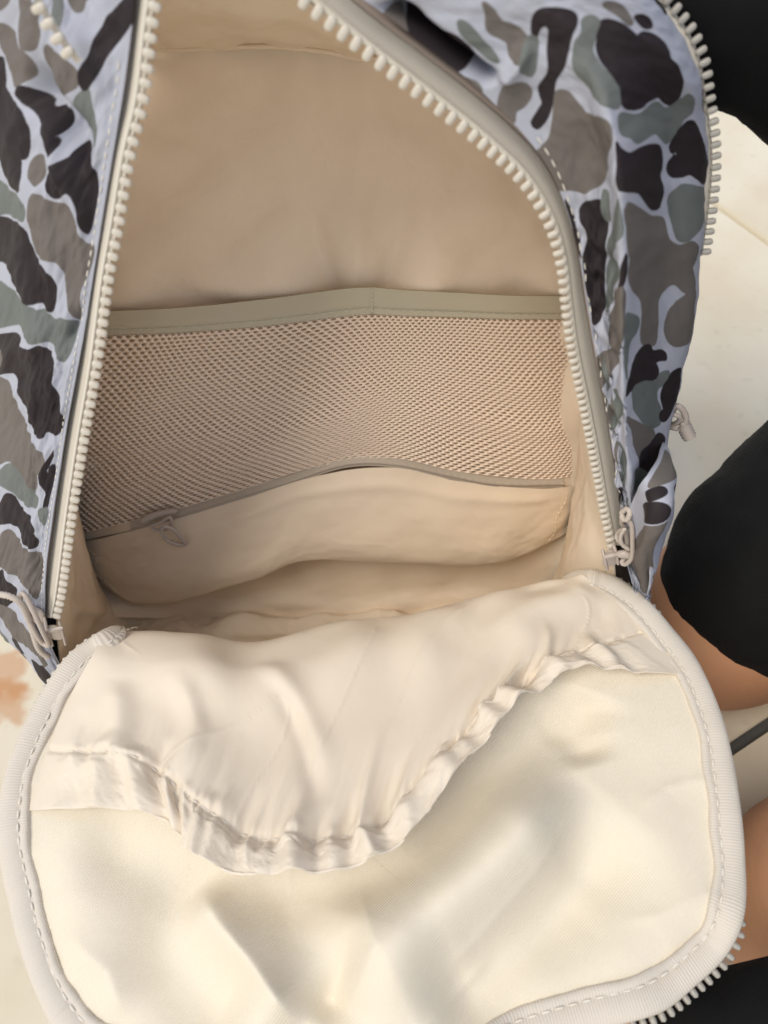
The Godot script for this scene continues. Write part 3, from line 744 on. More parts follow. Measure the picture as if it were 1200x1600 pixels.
	var rg := [[Vector3(-0.0179, 0.4959, -0.2642), Vector3(0.0074, 0.5011, -0.2613), Vector3(0.0292, 0.5025, -0.2595), Vector3(0.0477, 0.501, -0.2572), Vector3(0.0612, 0.4977, -0.2595), Vector3(0.0815, 0.4864, -0.2825), Vector3(0.0983, 0.4625, -0.4053), Vector3(0.0971, 0.4608, -0.4131)], [Vector3(0.0079, 0.4804, -0.2607), Vector3(0.0242, 0.4844, -0.2585), Vector3(0.0382, 0.488, -0.2573), Vector3(0.0526, 0.4912, -0.2549), Vector3(0.0686, 0.4895, -0.2586), Vector3(0.0921, 0.4757, -0.2821), Vector3(0.1121, 0.4462, -0.4016), Vector3(0.0971, 0.4445, -0.4094)], [Vector3(0.0336, 0.4628, -0.2566), Vector3(0.0448, 0.4703, -0.2553), Vector3(0.0537, 0.4755, -0.2534), Vector3(0.0636, 0.4786, -0.25), Vector3(0.0833, 0.4722, -0.2608), Vector3(0.1092, 0.4574, -0.2862), Vector3(0.1305, 0.4283, -0.3975), Vector3(0.0971, 0.4265, -0.4053)], [Vector3(0.0556, 0.4421, -0.2519), Vector3(0.0623, 0.4498, -0.2506), Vector3(0.0683, 0.457, -0.2471), Vector3(0.0724, 0.4632, -0.2403), Vector3(0.0986, 0.4464, -0.2693), Vector3(0.1289, 0.4251, -0.3014), Vector3(0.1426, 0.4081, -0.3929), Vector3(0.0971, 0.4063, -0.4007)], [Vector3(0.0693, 0.4176, -0.2463), Vector3(0.0731, 0.425, -0.2449), Vector3(0.0777, 0.4314, -0.2433), Vector3(0.0787, 0.4421, -0.2335), Vector3(0.1067, 0.4201, -0.2654), Vector3(0.1362, 0.3949, -0.2945), Vector3(0.1472, 0.3841, -0.3874), Vector3(0.0971, 0.3824, -0.3952)], [Vector3(0.0788, 0.3904, -0.2401), Vector3(0.0812, 0.397, -0.2396), Vector3(0.0854, 0.4024, -0.2388), Vector3(0.0849, 0.4155, -0.2274), Vector3(0.1131, 0.3892, -0.2583), Vector3(0.1417, 0.3609, -0.2868), Vector3(0.1495, 0.3566, -0.3812), Vector3(0.0971, 0.3548, -0.389)], [Vector3(0.0894, 0.3593, -0.2331), Vector3(0.0905, 0.3654, -0.2324), Vector3(0.0929, 0.37, -0.2314), Vector3(0.092, 0.3825, -0.2219), Vector3(0.1174, 0.3551, -0.2506), Vector3(0.1457, 0.3236, -0.2782), Vector3(0.1503, 0.3252, -0.374), Vector3(0.0971, 0.3234, -0.3818)], [Vector3(0.1006, 0.327, -0.2257), Vector3(0.1011, 0.3323, -0.2249), Vector3(0.1021, 0.3369, -0.2238), Vector3(0.1016, 0.3466, -0.2179), Vector3(0.1231, 0.3223, -0.2431), Vector3(0.1477, 0.295, -0.2717), Vector3(0.1517, 0.2926, -0.3666), Vector3(0.0971, 0.2908, -0.3744)], [Vector3(0.111, 0.294, -0.2182), Vector3(0.1114, 0.297, -0.2178), Vector3(0.112, 0.3019, -0.2179), Vector3(0.1124, 0.308, -0.2152), Vector3(0.1271, 0.2922, -0.2301), Vector3(0.143, 0.2736, -0.2484), Vector3(0.1519, 0.2592, -0.3589), Vector3(0.0971, 0.2574, -0.3667)], [Vector3(0.1213, 0.2599, -0.2104), Vector3(0.1225, 0.2599, -0.2104), Vector3(0.1257, 0.2572, -0.2098), Vector3(0.1287, 0.2554, -0.2094), Vector3(0.1356, 0.2444, -0.213), Vector3(0.1452, 0.2233, -0.2226), Vector3(0.151, 0.2256, -0.3513), Vector3(0.0971, 0.2238, -0.3591)], [Vector3(0.1364, 0.1998, -0.1967), Vector3(0.1375, 0.1998, -0.1967), Vector3(0.1399, 0.197, -0.1981), Vector3(0.1431, 0.1941, -0.1995), Vector3(0.1486, 0.1828, -0.2051), Vector3(0.1579, 0.1604, -0.2185), Vector3(0.1593, 0.164, -0.3373), Vector3(0.0971, 0.1622, -0.3451)], [Vector3(0.1321, 0.0623, -0.1694), Vector3(0.1347, 0.0604, -0.17), Vector3(0.1384, 0.0548, -0.1718), Vector3(0.1418, 0.0513, -0.1752), Vector3(0.1472, 0.0405, -0.1809), Vector3(0.1577, 0.0079, -0.194), Vector3(0.1463, 0.0326, -0.3073), Vector3(0.0971, 0.0308, -0.3151)]]
	var fold_line := [Vector2(0.0332, 0.0461), Vector2(0.0405, 0.103), Vector2(0.0438, 0.1477), Vector2(0.0525, 0.1735)]
	var ridge_line := [Vector2(0.0596, 0.177), Vector2(0.1302, 0.1696), Vector2(0.2737, 0.1425)]
	var rf := field(rg, 190, 280, func(u: float, v: float) -> float:
		var q := Vector2(u * 0.22, v * 0.55)
		var k := Vector2(0.22, 0.55)
		var d := crumple(q, 0.0012, 0.0003) * smoothstep(0.0, 0.05, u)
		var low := smoothstep(0.28, 0.45, v) * (1.0 - smoothstep(0.24, 0.40, u))
		d += low * 0.0016 * sin(v * 150.0 - u * 32.0 + 2.0 * nz.get_noise_2d(u * 5.0, v * 9.0)) * smoothstep(0.0, 0.04, u)
		d += folds(q, [
			[[fold_line[0] * k, fold_line[1] * k, fold_line[2] * k, fold_line[3] * k], 0.0050, -0.014, 0.1, 0.15],
			[[ridge_line[0] * k, ridge_line[1] * k, ridge_line[2] * k], 0.004, 0.004, 0.2, 0.3]])
		return d)
	side = add("right_panel", cloth(rf), rm, bag)
	side.set_meta("label", "camouflage right side panel")
	# the pleated pocket at the foot of the right side
	var pocket := [
		[D, [Vector2(0.4115, 0.0774), Vector2(0.483, 0.108), Vector2(0.4942, 0.1445), Vector2(0.4276, 0.1288)]],
		[D, [Vector2(0.5575, 0.1722), Vector2(0.625, 0.2042), Vector2(0.65, 0.2375), Vector2(0.6042, 0.2583), Vector2(0.576, 0.2385)]],
		[D, [Vector2(0.3385, 0.1127), Vector2(0.444, 0.1602), Vector2(0.4638, 0.2347), Vector2(0.3475, 0.1954)]],
		[T, [Vector2(0.5189, 0.0358), Vector2(0.6875, 0.0417), Vector2(0.7208, 0.1125), Vector2(0.6875, 0.1708), Vector2(0.545, 0.1205), Vector2(0.4454, 0.0603)]],
		[T, [Vector2(0.0691, 0.2371), Vector2(0.2804, 0.2201), Vector2(0.5175, 0.2848), Vector2(0.5875, 0.2958), Vector2(0.5417, 0.3458), Vector2(0.5125, 0.4833), Vector2(0.3842, 0.6412), Vector2(0.2504, 0.7378), Vector2(0.0589, 0.6417), Vector2(0.0099, 0.4359)]],
	]
	var pm := camo("camo_pocket", 512, 512, pocket, Rect2(-0.1, -0.1, 0.9, 1.0), Vector2(0.1, 0.1), 4)
	var pf := field([[Vector3(0.1162, 0.2759, -0.2151), Vector3(0.1137, 0.3044, -0.2113), Vector3(0.1174, 0.3201, -0.2149), Vector3(0.1398, 0.2961, -0.2525), Vector3(0.1524, 0.2624, -0.2756)], [Vector3(0.1212, 0.2654, -0.2106), Vector3(0.1187, 0.2963, -0.2013), Vector3(0.1214, 0.3126, -0.2029), Vector3(0.1433, 0.2876, -0.2403), Vector3(0.1561, 0.2528, -0.2631)], [Vector3(0.1264, 0.253, -0.2078), Vector3(0.1238, 0.2819, -0.198), Vector3(0.1281, 0.2912, -0.2001), Vector3(0.1502, 0.2606, -0.2362), Vector3(0.1621, 0.2275, -0.2574)], [Vector3(0.1329, 0.2341, -0.2056), Vector3(0.1313, 0.253, -0.1996), Vector3(0.1343, 0.2593, -0.201), Vector3(0.1527, 0.2311, -0.2326), Vector3(0.1632, 0.2, -0.2511)], [Vector3(0.1403, 0.2089, -0.2018), Vector3(0.138, 0.2232, -0.1989), Vector3(0.1382, 0.2296, -0.2004), Vector3(0.1444, 0.2212, -0.217), Vector3(0.1598, 0.1729, -0.2449)], [Vector3(0.1486, 0.158, -0.1943), Vector3(0.1474, 0.1671, -0.1923), Vector3(0.1482, 0.17, -0.193), Vector3(0.1567, 0.1524, -0.2095), Vector3(0.168, 0.1085, -0.2302)]], 60, 80, func(u: float, v: float) -> float:
		return crumple(Vector2(u * 0.06, v * 0.09), 0.0015, 0.0005) + folds(Vector2(u, v), [[[Vector2(0.05, 0.5), Vector2(0.7, 0.05)], 0.10, 0.005, 0.2, 0.2], [[Vector2(0.1, 0.75), Vector2(0.8, 0.3)], 0.08, -0.004, 0.2, 0.2]]))
	add("side_pocket", cloth(pf), pm, bag)
	add("top_panel", cloth(field([[Vector3(-0.2, 0.471, -0.4148), Vector3(-0.12, 0.471, -0.4148), Vector3(-0.04, 0.471, -0.4148), Vector3(0.04, 0.471, -0.4148), Vector3(0.1, 0.471, -0.4148), Vector3(0.145, 0.471, -0.4148)], [Vector3(-0.1228, 0.4895, -0.3376), Vector3(-0.0955, 0.4895, -0.3376), Vector3(-0.0682, 0.4895, -0.3376), Vector3(-0.0387, 0.4895, -0.3376), Vector3(0, 0.4895, -0.3376), Vector3(0.0455, 0.4895, -0.3376)], [Vector3(-0.0937, 0.4975, -0.2984), Vector3(-0.0795, 0.4975, -0.2984), Vector3(-0.0632, 0.4975, -0.2984), Vector3(-0.0448, 0.4975, -0.2984), Vector3(-0.0082, 0.4975, -0.2984), Vector3(0.0326, 0.4975, -0.2984)], [Vector3(-0.0766, 0.502, -0.2687), Vector3(-0.0673, 0.502, -0.2687), Vector3(-0.0561, 0.502, -0.2687), Vector3(-0.0393, 0.502, -0.2687), Vector3(-0.015, 0.502, -0.2687), Vector3(0.0093, 0.502, -0.2687)]], 60, 40), 1, 1, 0.001), lm, bag)
	# plain back and base close the bag behind its lining
	var back := [[Vector3(-0.15, 0.4645, -0.4117), Vector3(0, 0.4643, -0.4214), Vector3(0.14, 0.4645, -0.4117)], [Vector3(-0.16, 0.24, -0.3628), Vector3(0, 0.2367, -0.3774), Vector3(0.15, 0.24, -0.3628)], [Vector3(-0.155, 0.0158, -0.3117), Vector3(0, 0.0136, -0.3214), Vector3(0.145, 0.0158, -0.3117)]]
	add("back_panel", cloth(field(back, 30, 40), 1, 1, 0.004), M.dark_back, bag)
	var base := [[Vector3(-0.155, 0.0158, -0.3117), Vector3(0.145, 0.0158, -0.3117)], [Vector3(-0.155, 0.0358, -0.2239), Vector3(0.145, 0.0358, -0.2239)], [Vector3(-0.14, 0.0491, -0.1654), Vector3(0.1, 0.0491, -0.1654)]]
	add("base_panel", cloth(field(base, 20, 20), 1, 1, 0.004), M.dark_back, bag)
	# the camouflage front under the flap, from the zip ends to the base
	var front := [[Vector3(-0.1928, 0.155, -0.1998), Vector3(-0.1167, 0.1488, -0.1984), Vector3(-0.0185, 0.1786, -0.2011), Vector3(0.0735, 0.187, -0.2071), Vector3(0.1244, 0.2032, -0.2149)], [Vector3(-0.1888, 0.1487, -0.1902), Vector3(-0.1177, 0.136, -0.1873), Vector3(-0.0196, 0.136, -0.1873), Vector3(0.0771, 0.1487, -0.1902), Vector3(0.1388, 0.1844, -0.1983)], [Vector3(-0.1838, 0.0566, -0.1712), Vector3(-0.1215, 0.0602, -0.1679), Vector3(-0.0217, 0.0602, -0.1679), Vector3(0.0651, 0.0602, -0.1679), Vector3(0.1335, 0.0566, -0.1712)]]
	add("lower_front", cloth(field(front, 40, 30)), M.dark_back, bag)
	# lockstitch along both camouflage edges
	var sl := []
	for k in 26: sl.append(at(lf, 0.028, 0.10 + 0.72 * k / 25.0))
	stitches(sl, 0.0042, side_of("left_panel"))
	var sr := []
	for k in 26: sr.append(at(rf, 0.035, 0.24 + 0.52 * k / 25.0))
	stitches(sr, 0.0046, side_of("right_panel"))


func side_of(called: String) -> Node3D:
	return bag.get_node(called)


func stitches(line: Array, pitch: float, parent: Node3D, mt: Material = null, thick := 0.0006) -> void:
	var p := []
	for q in line: p.append(q[0])
	var pts := even(p, pitch)
	var m := nugget(Vector3(thick, thick * 0.9, pitch * 0.72), 0.8, 6, 4)
	for i in pts.size() - 1:
		var n: Vector3 = line[mini(int(float(i) / pts.size() * line.size()), line.size() - 1)][1]
		var t := (pts[i + 1] - pts[i]).normalized()
		var x := t.cross(n).normalized()
		var o := add("stitch", m, mt if mt else M.thread, parent)
		o.transform = Transform3D(Basis(x, x.cross(t) * (1.0 if x.cross(t).dot(n) > 0 else -1.0), t).orthonormalized(), (pts[i] + pts[i + 1]) * 0.5 + n * thick * 0.25)


# ------------------------------------------------------------------ the lining
func lining() -> void:
	var fan := []
	for k in 7:
		var a := PI * (0.12 + 0.76 * k / 6.0)
		fan.append([[Vector2(0.5, 0.53), Vector2(0.5, 0.53) + Vector2(cos(a), -sin(a)) * Vector2(0.42, 0.36)], 0.02 + 0.012 * (k % 2), 0.0035 * (1 if k % 2 else -1), 0.12, 0.7])
	var f := field([[Vector3(-0.1376, 0.4599, -0.3924), Vector3(-0.109, 0.4599, -0.3924), Vector3(-0.0736, 0.4599, -0.3924), Vector3(-0.0382, 0.4599, -0.3924), Vector3(-0.0109, 0.4599, -0.3924), Vector3(0.0164, 0.4599, -0.3924), Vector3(0.0463, 0.4599, -0.3924), Vector3(0.0736, 0.4599, -0.3924), Vector3(0.0904, 0.4632, -0.3829)], [Vector3(-0.1496, 0.4176, -0.3828), Vector3(-0.1185, 0.4176, -0.3828), Vector3(-0.0806, 0.4163, -0.3855), Vector3(-0.0419, 0.4159, -0.3865), Vector3(-0.012, 0.4159, -0.3865), Vector3(0.0179, 0.4163, -0.3855), Vector3(0.0504, 0.4176, -0.3828), Vector3(0.08, 0.4176, -0.3828), Vector3(0.0983, 0.4219, -0.3735)], [Vector3(-0.1642, 0.3657, -0.3709), Vector3(-0.1301, 0.3657, -0.3709), Vector3(-0.0891, 0.3624, -0.3763), Vector3(-0.0464, 0.3613, -0.3781), Vector3(-0.0133, 0.3613, -0.3781), Vector3(0.0198, 0.3624, -0.3763), Vector3(0.0557, 0.3641, -0.3736), Vector3(0.0878, 0.3657, -0.3709), Vector3(0.1073, 0.3724, -0.3601)], [Vector3(-0.1834, 0.2993, -0.3578), Vector3(-0.1446, 0.3007, -0.3561), Vector3(-0.0976, 0.3007, -0.3561), Vector3(-0.0506, 0.3007, -0.3561), Vector3(-0.0144, 0.3028, -0.3535), Vector3(0.0216, 0.3021, -0.3544), Vector3(0.0615, 0.3007, -0.3561), Vector3(0.0971, 0.3021, -0.3544), Vector3(0.1193, 0.3093, -0.3458)], [Vector3(-0.2009, 0.2393, -0.3462), Vector3(-0.1576, 0.2427, -0.3429), Vector3(-0.1064, 0.2427, -0.3429), Vector3(-0.0552, 0.2427, -0.3429), Vector3(-0.0158, 0.2427, -0.3429), Vector3(0.0236, 0.2427, -0.3429), Vector3(0.067, 0.2427, -0.3429), Vector3(0.1053, 0.2461, -0.3396), Vector3(0.1287, 0.2563, -0.3296)], [Vector3(-0.2238, 0.1579, -0.3277), Vector3(-0.1756, 0.1621, -0.3245), Vector3(-0.1185, 0.1621, -0.3245), Vector3(-0.0615, 0.1621, -0.3245), Vector3(-0.0176, 0.1621, -0.3245), Vector3(0.0263, 0.1621, -0.3245), Vector3(0.0746, 0.1621, -0.3245), Vector3(0.1174, 0.1663, -0.3214), Vector3(0.1427, 0.181, -0.3104)], [Vector3(-0.2475, 0.0724, -0.3061), Vector3(-0.1951, 0.0749, -0.3046), Vector3(-0.1317, 0.0749, -0.3046), Vector3(-0.0683, 0.0749, -0.3046), Vector3(-0.0195, 0.0749, -0.3046), Vector3(0.0293, 0.0749, -0.3046), Vector3(0.0829, 0.0749, -0.3046), Vector3(0.1298, 0.0825, -0.3002), Vector3(0.1578, 0.1001, -0.2899)], [Vector3(-0.2408, 0.0687, -0.2725), Vector3(-0.1957, 0.055, -0.2796), Vector3(-0.1348, 0.044, -0.2853), Vector3(-0.0699, 0.044, -0.2853), Vector3(-0.02, 0.044, -0.2853), Vector3(0.03, 0.044, -0.2853), Vector3(0.0849, 0.044, -0.2853), Vector3(0.1328, 0.0522, -0.281), Vector3(0.1621, 0.0687, -0.2725)]], 120, 150, func(u: float, v: float) -> float:
		return crumple(Vector2(u * 0.32, v * 0.45), 0.003, 0.0003) + folds(Vector2(u, v), fan))
	add("back_lining", cloth(f, 0.32, 0.45), M.lining, bag)
	f = field([[Vector3(-0.0702, 0.4961, -0.2776), Vector3(-0.0791, 0.488, -0.3034), Vector3(-0.088, 0.4799, -0.3293), Vector3(-0.0969, 0.4719, -0.3551), Vector3(-0.1058, 0.4638, -0.381)], [Vector3(-0.082, 0.4609, -0.2695), Vector3(-0.0894, 0.4541, -0.2957), Vector3(-0.0967, 0.4473, -0.3218), Vector3(-0.1055, 0.4405, -0.348), Vector3(-0.1154, 0.4337, -0.3741)], [Vector3(-0.1, 0.4189, -0.26), Vector3(-0.1088, 0.4123, -0.2862), Vector3(-0.1175, 0.4057, -0.3124), Vector3(-0.127, 0.3991, -0.3386), Vector3(-0.137, 0.3926, -0.3647)], [Vector3(-0.1196, 0.3695, -0.2487), Vector3(-0.1295, 0.3628, -0.2749), Vector3(-0.1394, 0.356, -0.301), Vector3(-0.1497, 0.3493, -0.3272), Vector3(-0.1602, 0.3425, -0.3533)], [Vector3(-0.1411, 0.3145, -0.2362), Vector3(-0.1511, 0.3075, -0.2623), Vector3(-0.161, 0.3004, -0.2884), Vector3(-0.1713, 0.2934, -0.3144), Vector3(-0.1819, 0.2863, -0.3405)], [Vector3(-0.1613, 0.2631, -0.2245), Vector3(-0.1699, 0.2537, -0.25), Vector3(-0.1785, 0.2443, -0.2756), Vector3(-0.1885, 0.2349, -0.3011), Vector3(-0.1997, 0.2256, -0.3267)], [Vector3(-0.18, 0.2111, -0.2126), Vector3(-0.1844, 0.1964, -0.2369), Vector3(-0.1888, 0.1817, -0.2613), Vector3(-0.1975, 0.167, -0.2856), Vector3(-0.2097, 0.1523, -0.31)], [Vector3(-0.1925, 0.167, -0.2026), Vector3(-0.1941, 0.1478, -0.2259), Vector3(-0.1958, 0.1285, -0.2492), Vector3(-0.2023, 0.1093, -0.2725), Vector3(-0.2131, 0.09, -0.2958)], [Vector3(-0.2014, 0.1095, -0.1894), Vector3(-0.2016, 0.0968, -0.2142), Vector3(-0.2018, 0.0841, -0.239), Vector3(-0.2041, 0.0714, -0.2638), Vector3(-0.2082, 0.0587, -0.2886)], [Vector3(-0.1922, 0.0454, -0.1748), Vector3(-0.194, 0.045, -0.2024), Vector3(-0.1959, 0.0447, -0.23), Vector3(-0.1978, 0.0443, -0.2577), Vector3(-0.1997, 0.044, -0.2853)]], 60, 120, func(u: float, v: float) -> float:
		return crumple(Vector2(u * 0.14, v * 0.45 + 3.0), 0.003, 0.0006) * sin(PI * u) + folds(Vector2(u * 0.14, v * 0.45), [[[Vector2(0.03, 0.33), Vector2(0.12, 0.385)], 0.006, 0.004, 0.2, 0.2], [[Vector2(0.04, 0.37), Vector2(0.13, 0.40)], 0.005, -0.004, 0.2, 0.2]]))
	add("left_lining", cloth(f, 0.14, 0.45), M.lining, bag)
	f = field([[Vector3(-0.0262, 0.4848, -0.275), Vector3(-0.009, 0.4796, -0.3015), Vector3(0.0081, 0.4743, -0.328), Vector3(0.0252, 0.4691, -0.3545), Vector3(0.0423, 0.4638, -0.381)], [Vector3(0, 0.4683, -0.2712), Vector3(0.0137, 0.4631, -0.2977), Vector3(0.0274, 0.4579, -0.3243), Vector3(0.0411, 0.4527, -0.3508), Vector3(0.0547, 0.4475, -0.3773)], [Vector3(0.0359, 0.4441, -0.2657), Vector3(0.0434, 0.439, -0.2923), Vector3(0.0526, 0.434, -0.3188), Vector3(0.0622, 0.429, -0.3454), Vector3(0.0717, 0.424, -0.3719)], [Vector3(0.0626, 0.4177, -0.2597), Vector3(0.0659, 0.4128, -0.2863), Vector3(0.0717, 0.4079, -0.3129), Vector3(0.078, 0.403, -0.3394), Vector3(0.0844, 0.3981, -0.366)], [Vector3(0.0743, 0.3836, -0.2519), Vector3(0.0768, 0.3769, -0.2781), Vector3(0.0826, 0.3703, -0.3043), Vector3(0.0891, 0.3637, -0.3305), Vector3(0.0957, 0.357, -0.3566)], [Vector3(0.0836, 0.3546, -0.2453), Vector3(0.0862, 0.346, -0.271), Vector3(0.092, 0.3374, -0.2968), Vector3(0.0986, 0.3288, -0.3225), Vector3(0.1052, 0.3202, -0.3482)], [Vector3(0.0998, 0.3072, -0.2345), Vector3(0.1015, 0.2947, -0.2594), Vector3(0.1064, 0.2823, -0.2842), Vector3(0.1121, 0.2698, -0.3091), Vector3(0.1178, 0.2573, -0.3339)], [Vector3(0.1145, 0.2631, -0.2245), Vector3(0.1114, 0.2488, -0.2489), Vector3(0.1148, 0.2346, -0.2733), Vector3(0.1197, 0.2203, -0.2978), Vector3(0.1246, 0.2061, -0.3222)], [Vector3(0.1252, 0.2262, -0.216), Vector3(0.1106, 0.2091, -0.2398), Vector3(0.1136, 0.1921, -0.2637), Vector3(0.1211, 0.1751, -0.2875), Vector3(0.1285, 0.158, -0.3113)], [Vector3(0.1335, 0.1814, -0.2058), Vector3(0.1168, 0.1619, -0.2291), Vector3(0.1176, 0.1423, -0.2523), Vector3(0.1229, 0.1228, -0.2756), Vector3(0.1282, 0.1033, -0.2988)], [Vector3(0.1372, 0.1231, -0.1925), Vector3(0.1277, 0.1088, -0.217), Vector3(0.1247, 0.0945, -0.2414), Vector3(0.1232, 0.0801, -0.2658), Vector3(0.1218, 0.0658, -0.2903)], [Vector3(0.1251, 0.0454, -0.1748), Vector3(0.1213, 0.045, -0.2024), Vector3(0.1175, 0.0447, -0.23), Vector3(0.1137, 0.0443, -0.2577), Vector3(0.1098, 0.044, -0.2853)]], 60, 120, func(u: float, v: float) -> float:
		return crumple(Vector2(u * 0.14, v * 0.45 + 7.0), 0.003, 0.0006) * sin(PI * u))
	add("right_lining", cloth(f, 0.14, 0.45), M.lining, bag)
	f = field([[Vector3(-0.1203, 0.4218, -0.3827), Vector3(-0.1, 0.4203, -0.3823), Vector3(-0.0764, 0.4208, -0.3825), Vector3(-0.0499, 0.4213, -0.3826), Vector3(-0.0265, 0.4193, -0.3821), Vector3(-0.0074, 0.4167, -0.3815), Vector3(0.0175, 0.4243, -0.3833), Vector3(0.0525, 0.4525, -0.3897)], [Vector3(-0.1013, 0.454, -0.3295), Vector3(-0.0842, 0.4534, -0.3294), Vector3(-0.0641, 0.4551, -0.3298), Vector3(-0.0419, 0.4555, -0.3299), Vector3(-0.0222, 0.4551, -0.3298), Vector3(-0.0062, 0.454, -0.3295), Vector3(0.0146, 0.4612, -0.3312), Vector3(0.0442, 0.4805, -0.3355)], [Vector3(-0.0818, 0.4967, -0.288), Vector3(-0.0697, 0.4975, -0.2881), Vector3(-0.0573, 0.4998, -0.2887), Vector3(-0.0454, 0.5006, -0.2889), Vector3(-0.0335, 0.5014, -0.289), Vector3(-0.0236, 0.5014, -0.289), Vector3(-0.0157, 0.5014, -0.289), Vector3(-0.0078, 0.5044, -0.2897)]], 80, 40, func(u: float, v: float) -> float:
		return crumple(Vector2(u * 0.2, v * 0.14 + 11.0), 0.003, 0.0006))
	add("top_lining", cloth(f, 0.2, 0.14), M.lining, bag)
	f = field([[Vector3(-0.207, 0.0406, -0.2927), Vector3(-0.1515, 0.0406, -0.2927), Vector3(-0.0909, 0.0406, -0.2927), Vector3(-0.0303, 0.0406, -0.2927), Vector3(0.0303, 0.0406, -0.2927), Vector3(0.0909, 0.0406, -0.2927), Vector3(0.1313, 0.0406, -0.2927)], [Vector3(-0.2044, 0.0513, -0.2685), Vector3(-0.146, 0.0513, -0.2685), Vector3(-0.0876, 0.0513, -0.2685), Vector3(-0.0292, 0.0513, -0.2685), Vector3(0.0292, 0.0513, -0.2685), Vector3(0.0876, 0.0513, -0.2685), Vector3(0.1362, 0.0513, -0.2685)], [Vector3(-0.2, 0.0553, -0.2284), Vector3(-0.1396, 0.0553, -0.2284), Vector3(-0.0837, 0.0553, -0.2284), Vector3(-0.0279, 0.0553, -0.2284), Vector3(0.0279, 0.0553, -0.2284), Vector3(0.0884, 0.0553, -0.2284), Vector3(0.1396, 0.0553, -0.2284)], [Vector3(-0.1919, 0.0642, -0.1894), Vector3(-0.1323, 0.0642, -0.1894), Vector3(-0.0794, 0.0642, -0.1894), Vector3(-0.0265, 0.0642, -0.1894), Vector3(0.0265, 0.0642, -0.1894), Vector3(0.0882, 0.0642, -0.1894), Vector3(0.139, 0.0642, -0.1894)], [Vector3(-0.1855, 0.0735, -0.171), Vector3(-0.1279, 0.0735, -0.171), Vector3(-0.0767, 0.0735, -0.171), Vector3(-0.0256, 0.0735, -0.171), Vector3(0.0256, 0.0735, -0.171), Vector3(0.0853, 0.0735, -0.171), Vector3(0.1364, 0.0735, -0.171)]], 140, 80, func(u: float, v: float) -> float:
		return crumple(Vector2(u * 0.3, v * 0.16 + 15.0), 0.006, 0.0012) + folds(Vector2(u * 0.3, v * 0.16), [[[Vector2(0.05, 0.03), Vector2(0.16, 0.02), Vector2(0.27, 0.035)], 0.008, 0.008, 0.2, 0.2], [[Vector2(0.14, 0.05), Vector2(0.27, 0.06)], 0.006, 0.006, 0.3, 0.2]]))
	add("bottom_lining", cloth(f, 0.3, 0.16), M.lining, bag)
	# the welt where back and top lining meet
	add("seam_welt", tube([Vector3(-0.1198, 0.4221, -0.3807), Vector3(-0.0996, 0.4209, -0.3804), Vector3(-0.0761, 0.4214, -0.3805), Vector3(-0.0497, 0.4219, -0.3807), Vector3(-0.0264, 0.4199, -0.3802), Vector3(-0.0059, 0.4171, -0.3796), Vector3(0.0174, 0.4246, -0.3813)], 0.0012, false, 0.0, 6, 0.003), M.lining, bag)


func net(f: Dictionary, nx: int, ny: int) -> ArrayMesh:
	# knitted mesh: every cell is a ring of thread round an open hole
	var v := PackedVector3Array()
	var n := PackedVector3Array()
	var uv := PackedVector2Array()
	var idx := PackedInt32Array()
	var du := 1.0 / nx
	var dv := 1.0 / ny
	var hexa := [Vector2(0, -0.667), Vector2(0.5, -0.333), Vector2(0.5, 0.333), Vector2(0, 0.667), Vector2(-0.5, 0.333), Vector2(-0.5, -0.333)]
	for j in range(-1, ny + 1):
		for i in range(-1, nx + 1):
			var c := Vector2((i + 0.5 + (0.5 if j % 2 else 0.0)) * du, (j + 0.5) * dv)
			if c.x < 0.0 or c.x > 1.0 or c.y < 0.0 or c.y > 1.0: continue
			var pc: Array = at(f, c.x, c.y)
			var b := v.size()
			for ring in 3:
				for k in 12:
					var h: Vector2 = hexa[k / 2] if k % 2 == 0 else (hexa[k / 2] + hexa[(k / 2 + 1) % 6]) * 0.5
					var a := h.angle()
					var e := Vector2(cos(a) * 0.255, sin(a) * 0.30)
					var q := h if ring == 0 else h.lerp(e, 0.55) if ring == 1 else e
					var w: Array = at(f, clampf(c.x + q.x * du, 0, 1), clampf(c.y + q.y * dv, 0, 1))
					var out: Vector3 = (pc[0] - w[0]).normalized()
					# the thread is a round strand, higher on the slanted runs than on the upright ones
					var crest := 0.0005 + 0.00035 * sin(2.0 * a + 0.6)
					v.append(w[0] + w[1] * [crest, crest * 0.6, -0.0005][ring])
					n.append((w[1] * [1.0, 0.8, 0.1][ring] + out * [0.0, 0.6, 1.0][ring]).normalized())
					uv.append(c)
			for ring in 2:
				for k in 12:
					var a := b + ring * 12 + k
					var a2 := b + ring * 12 + (k + 1) % 12
					tri(v, n, idx, a, a2, a2 + 12)
					tri(v, n, idx, a, a2 + 12, a + 12)
	return commit(v, n, uv, idx)


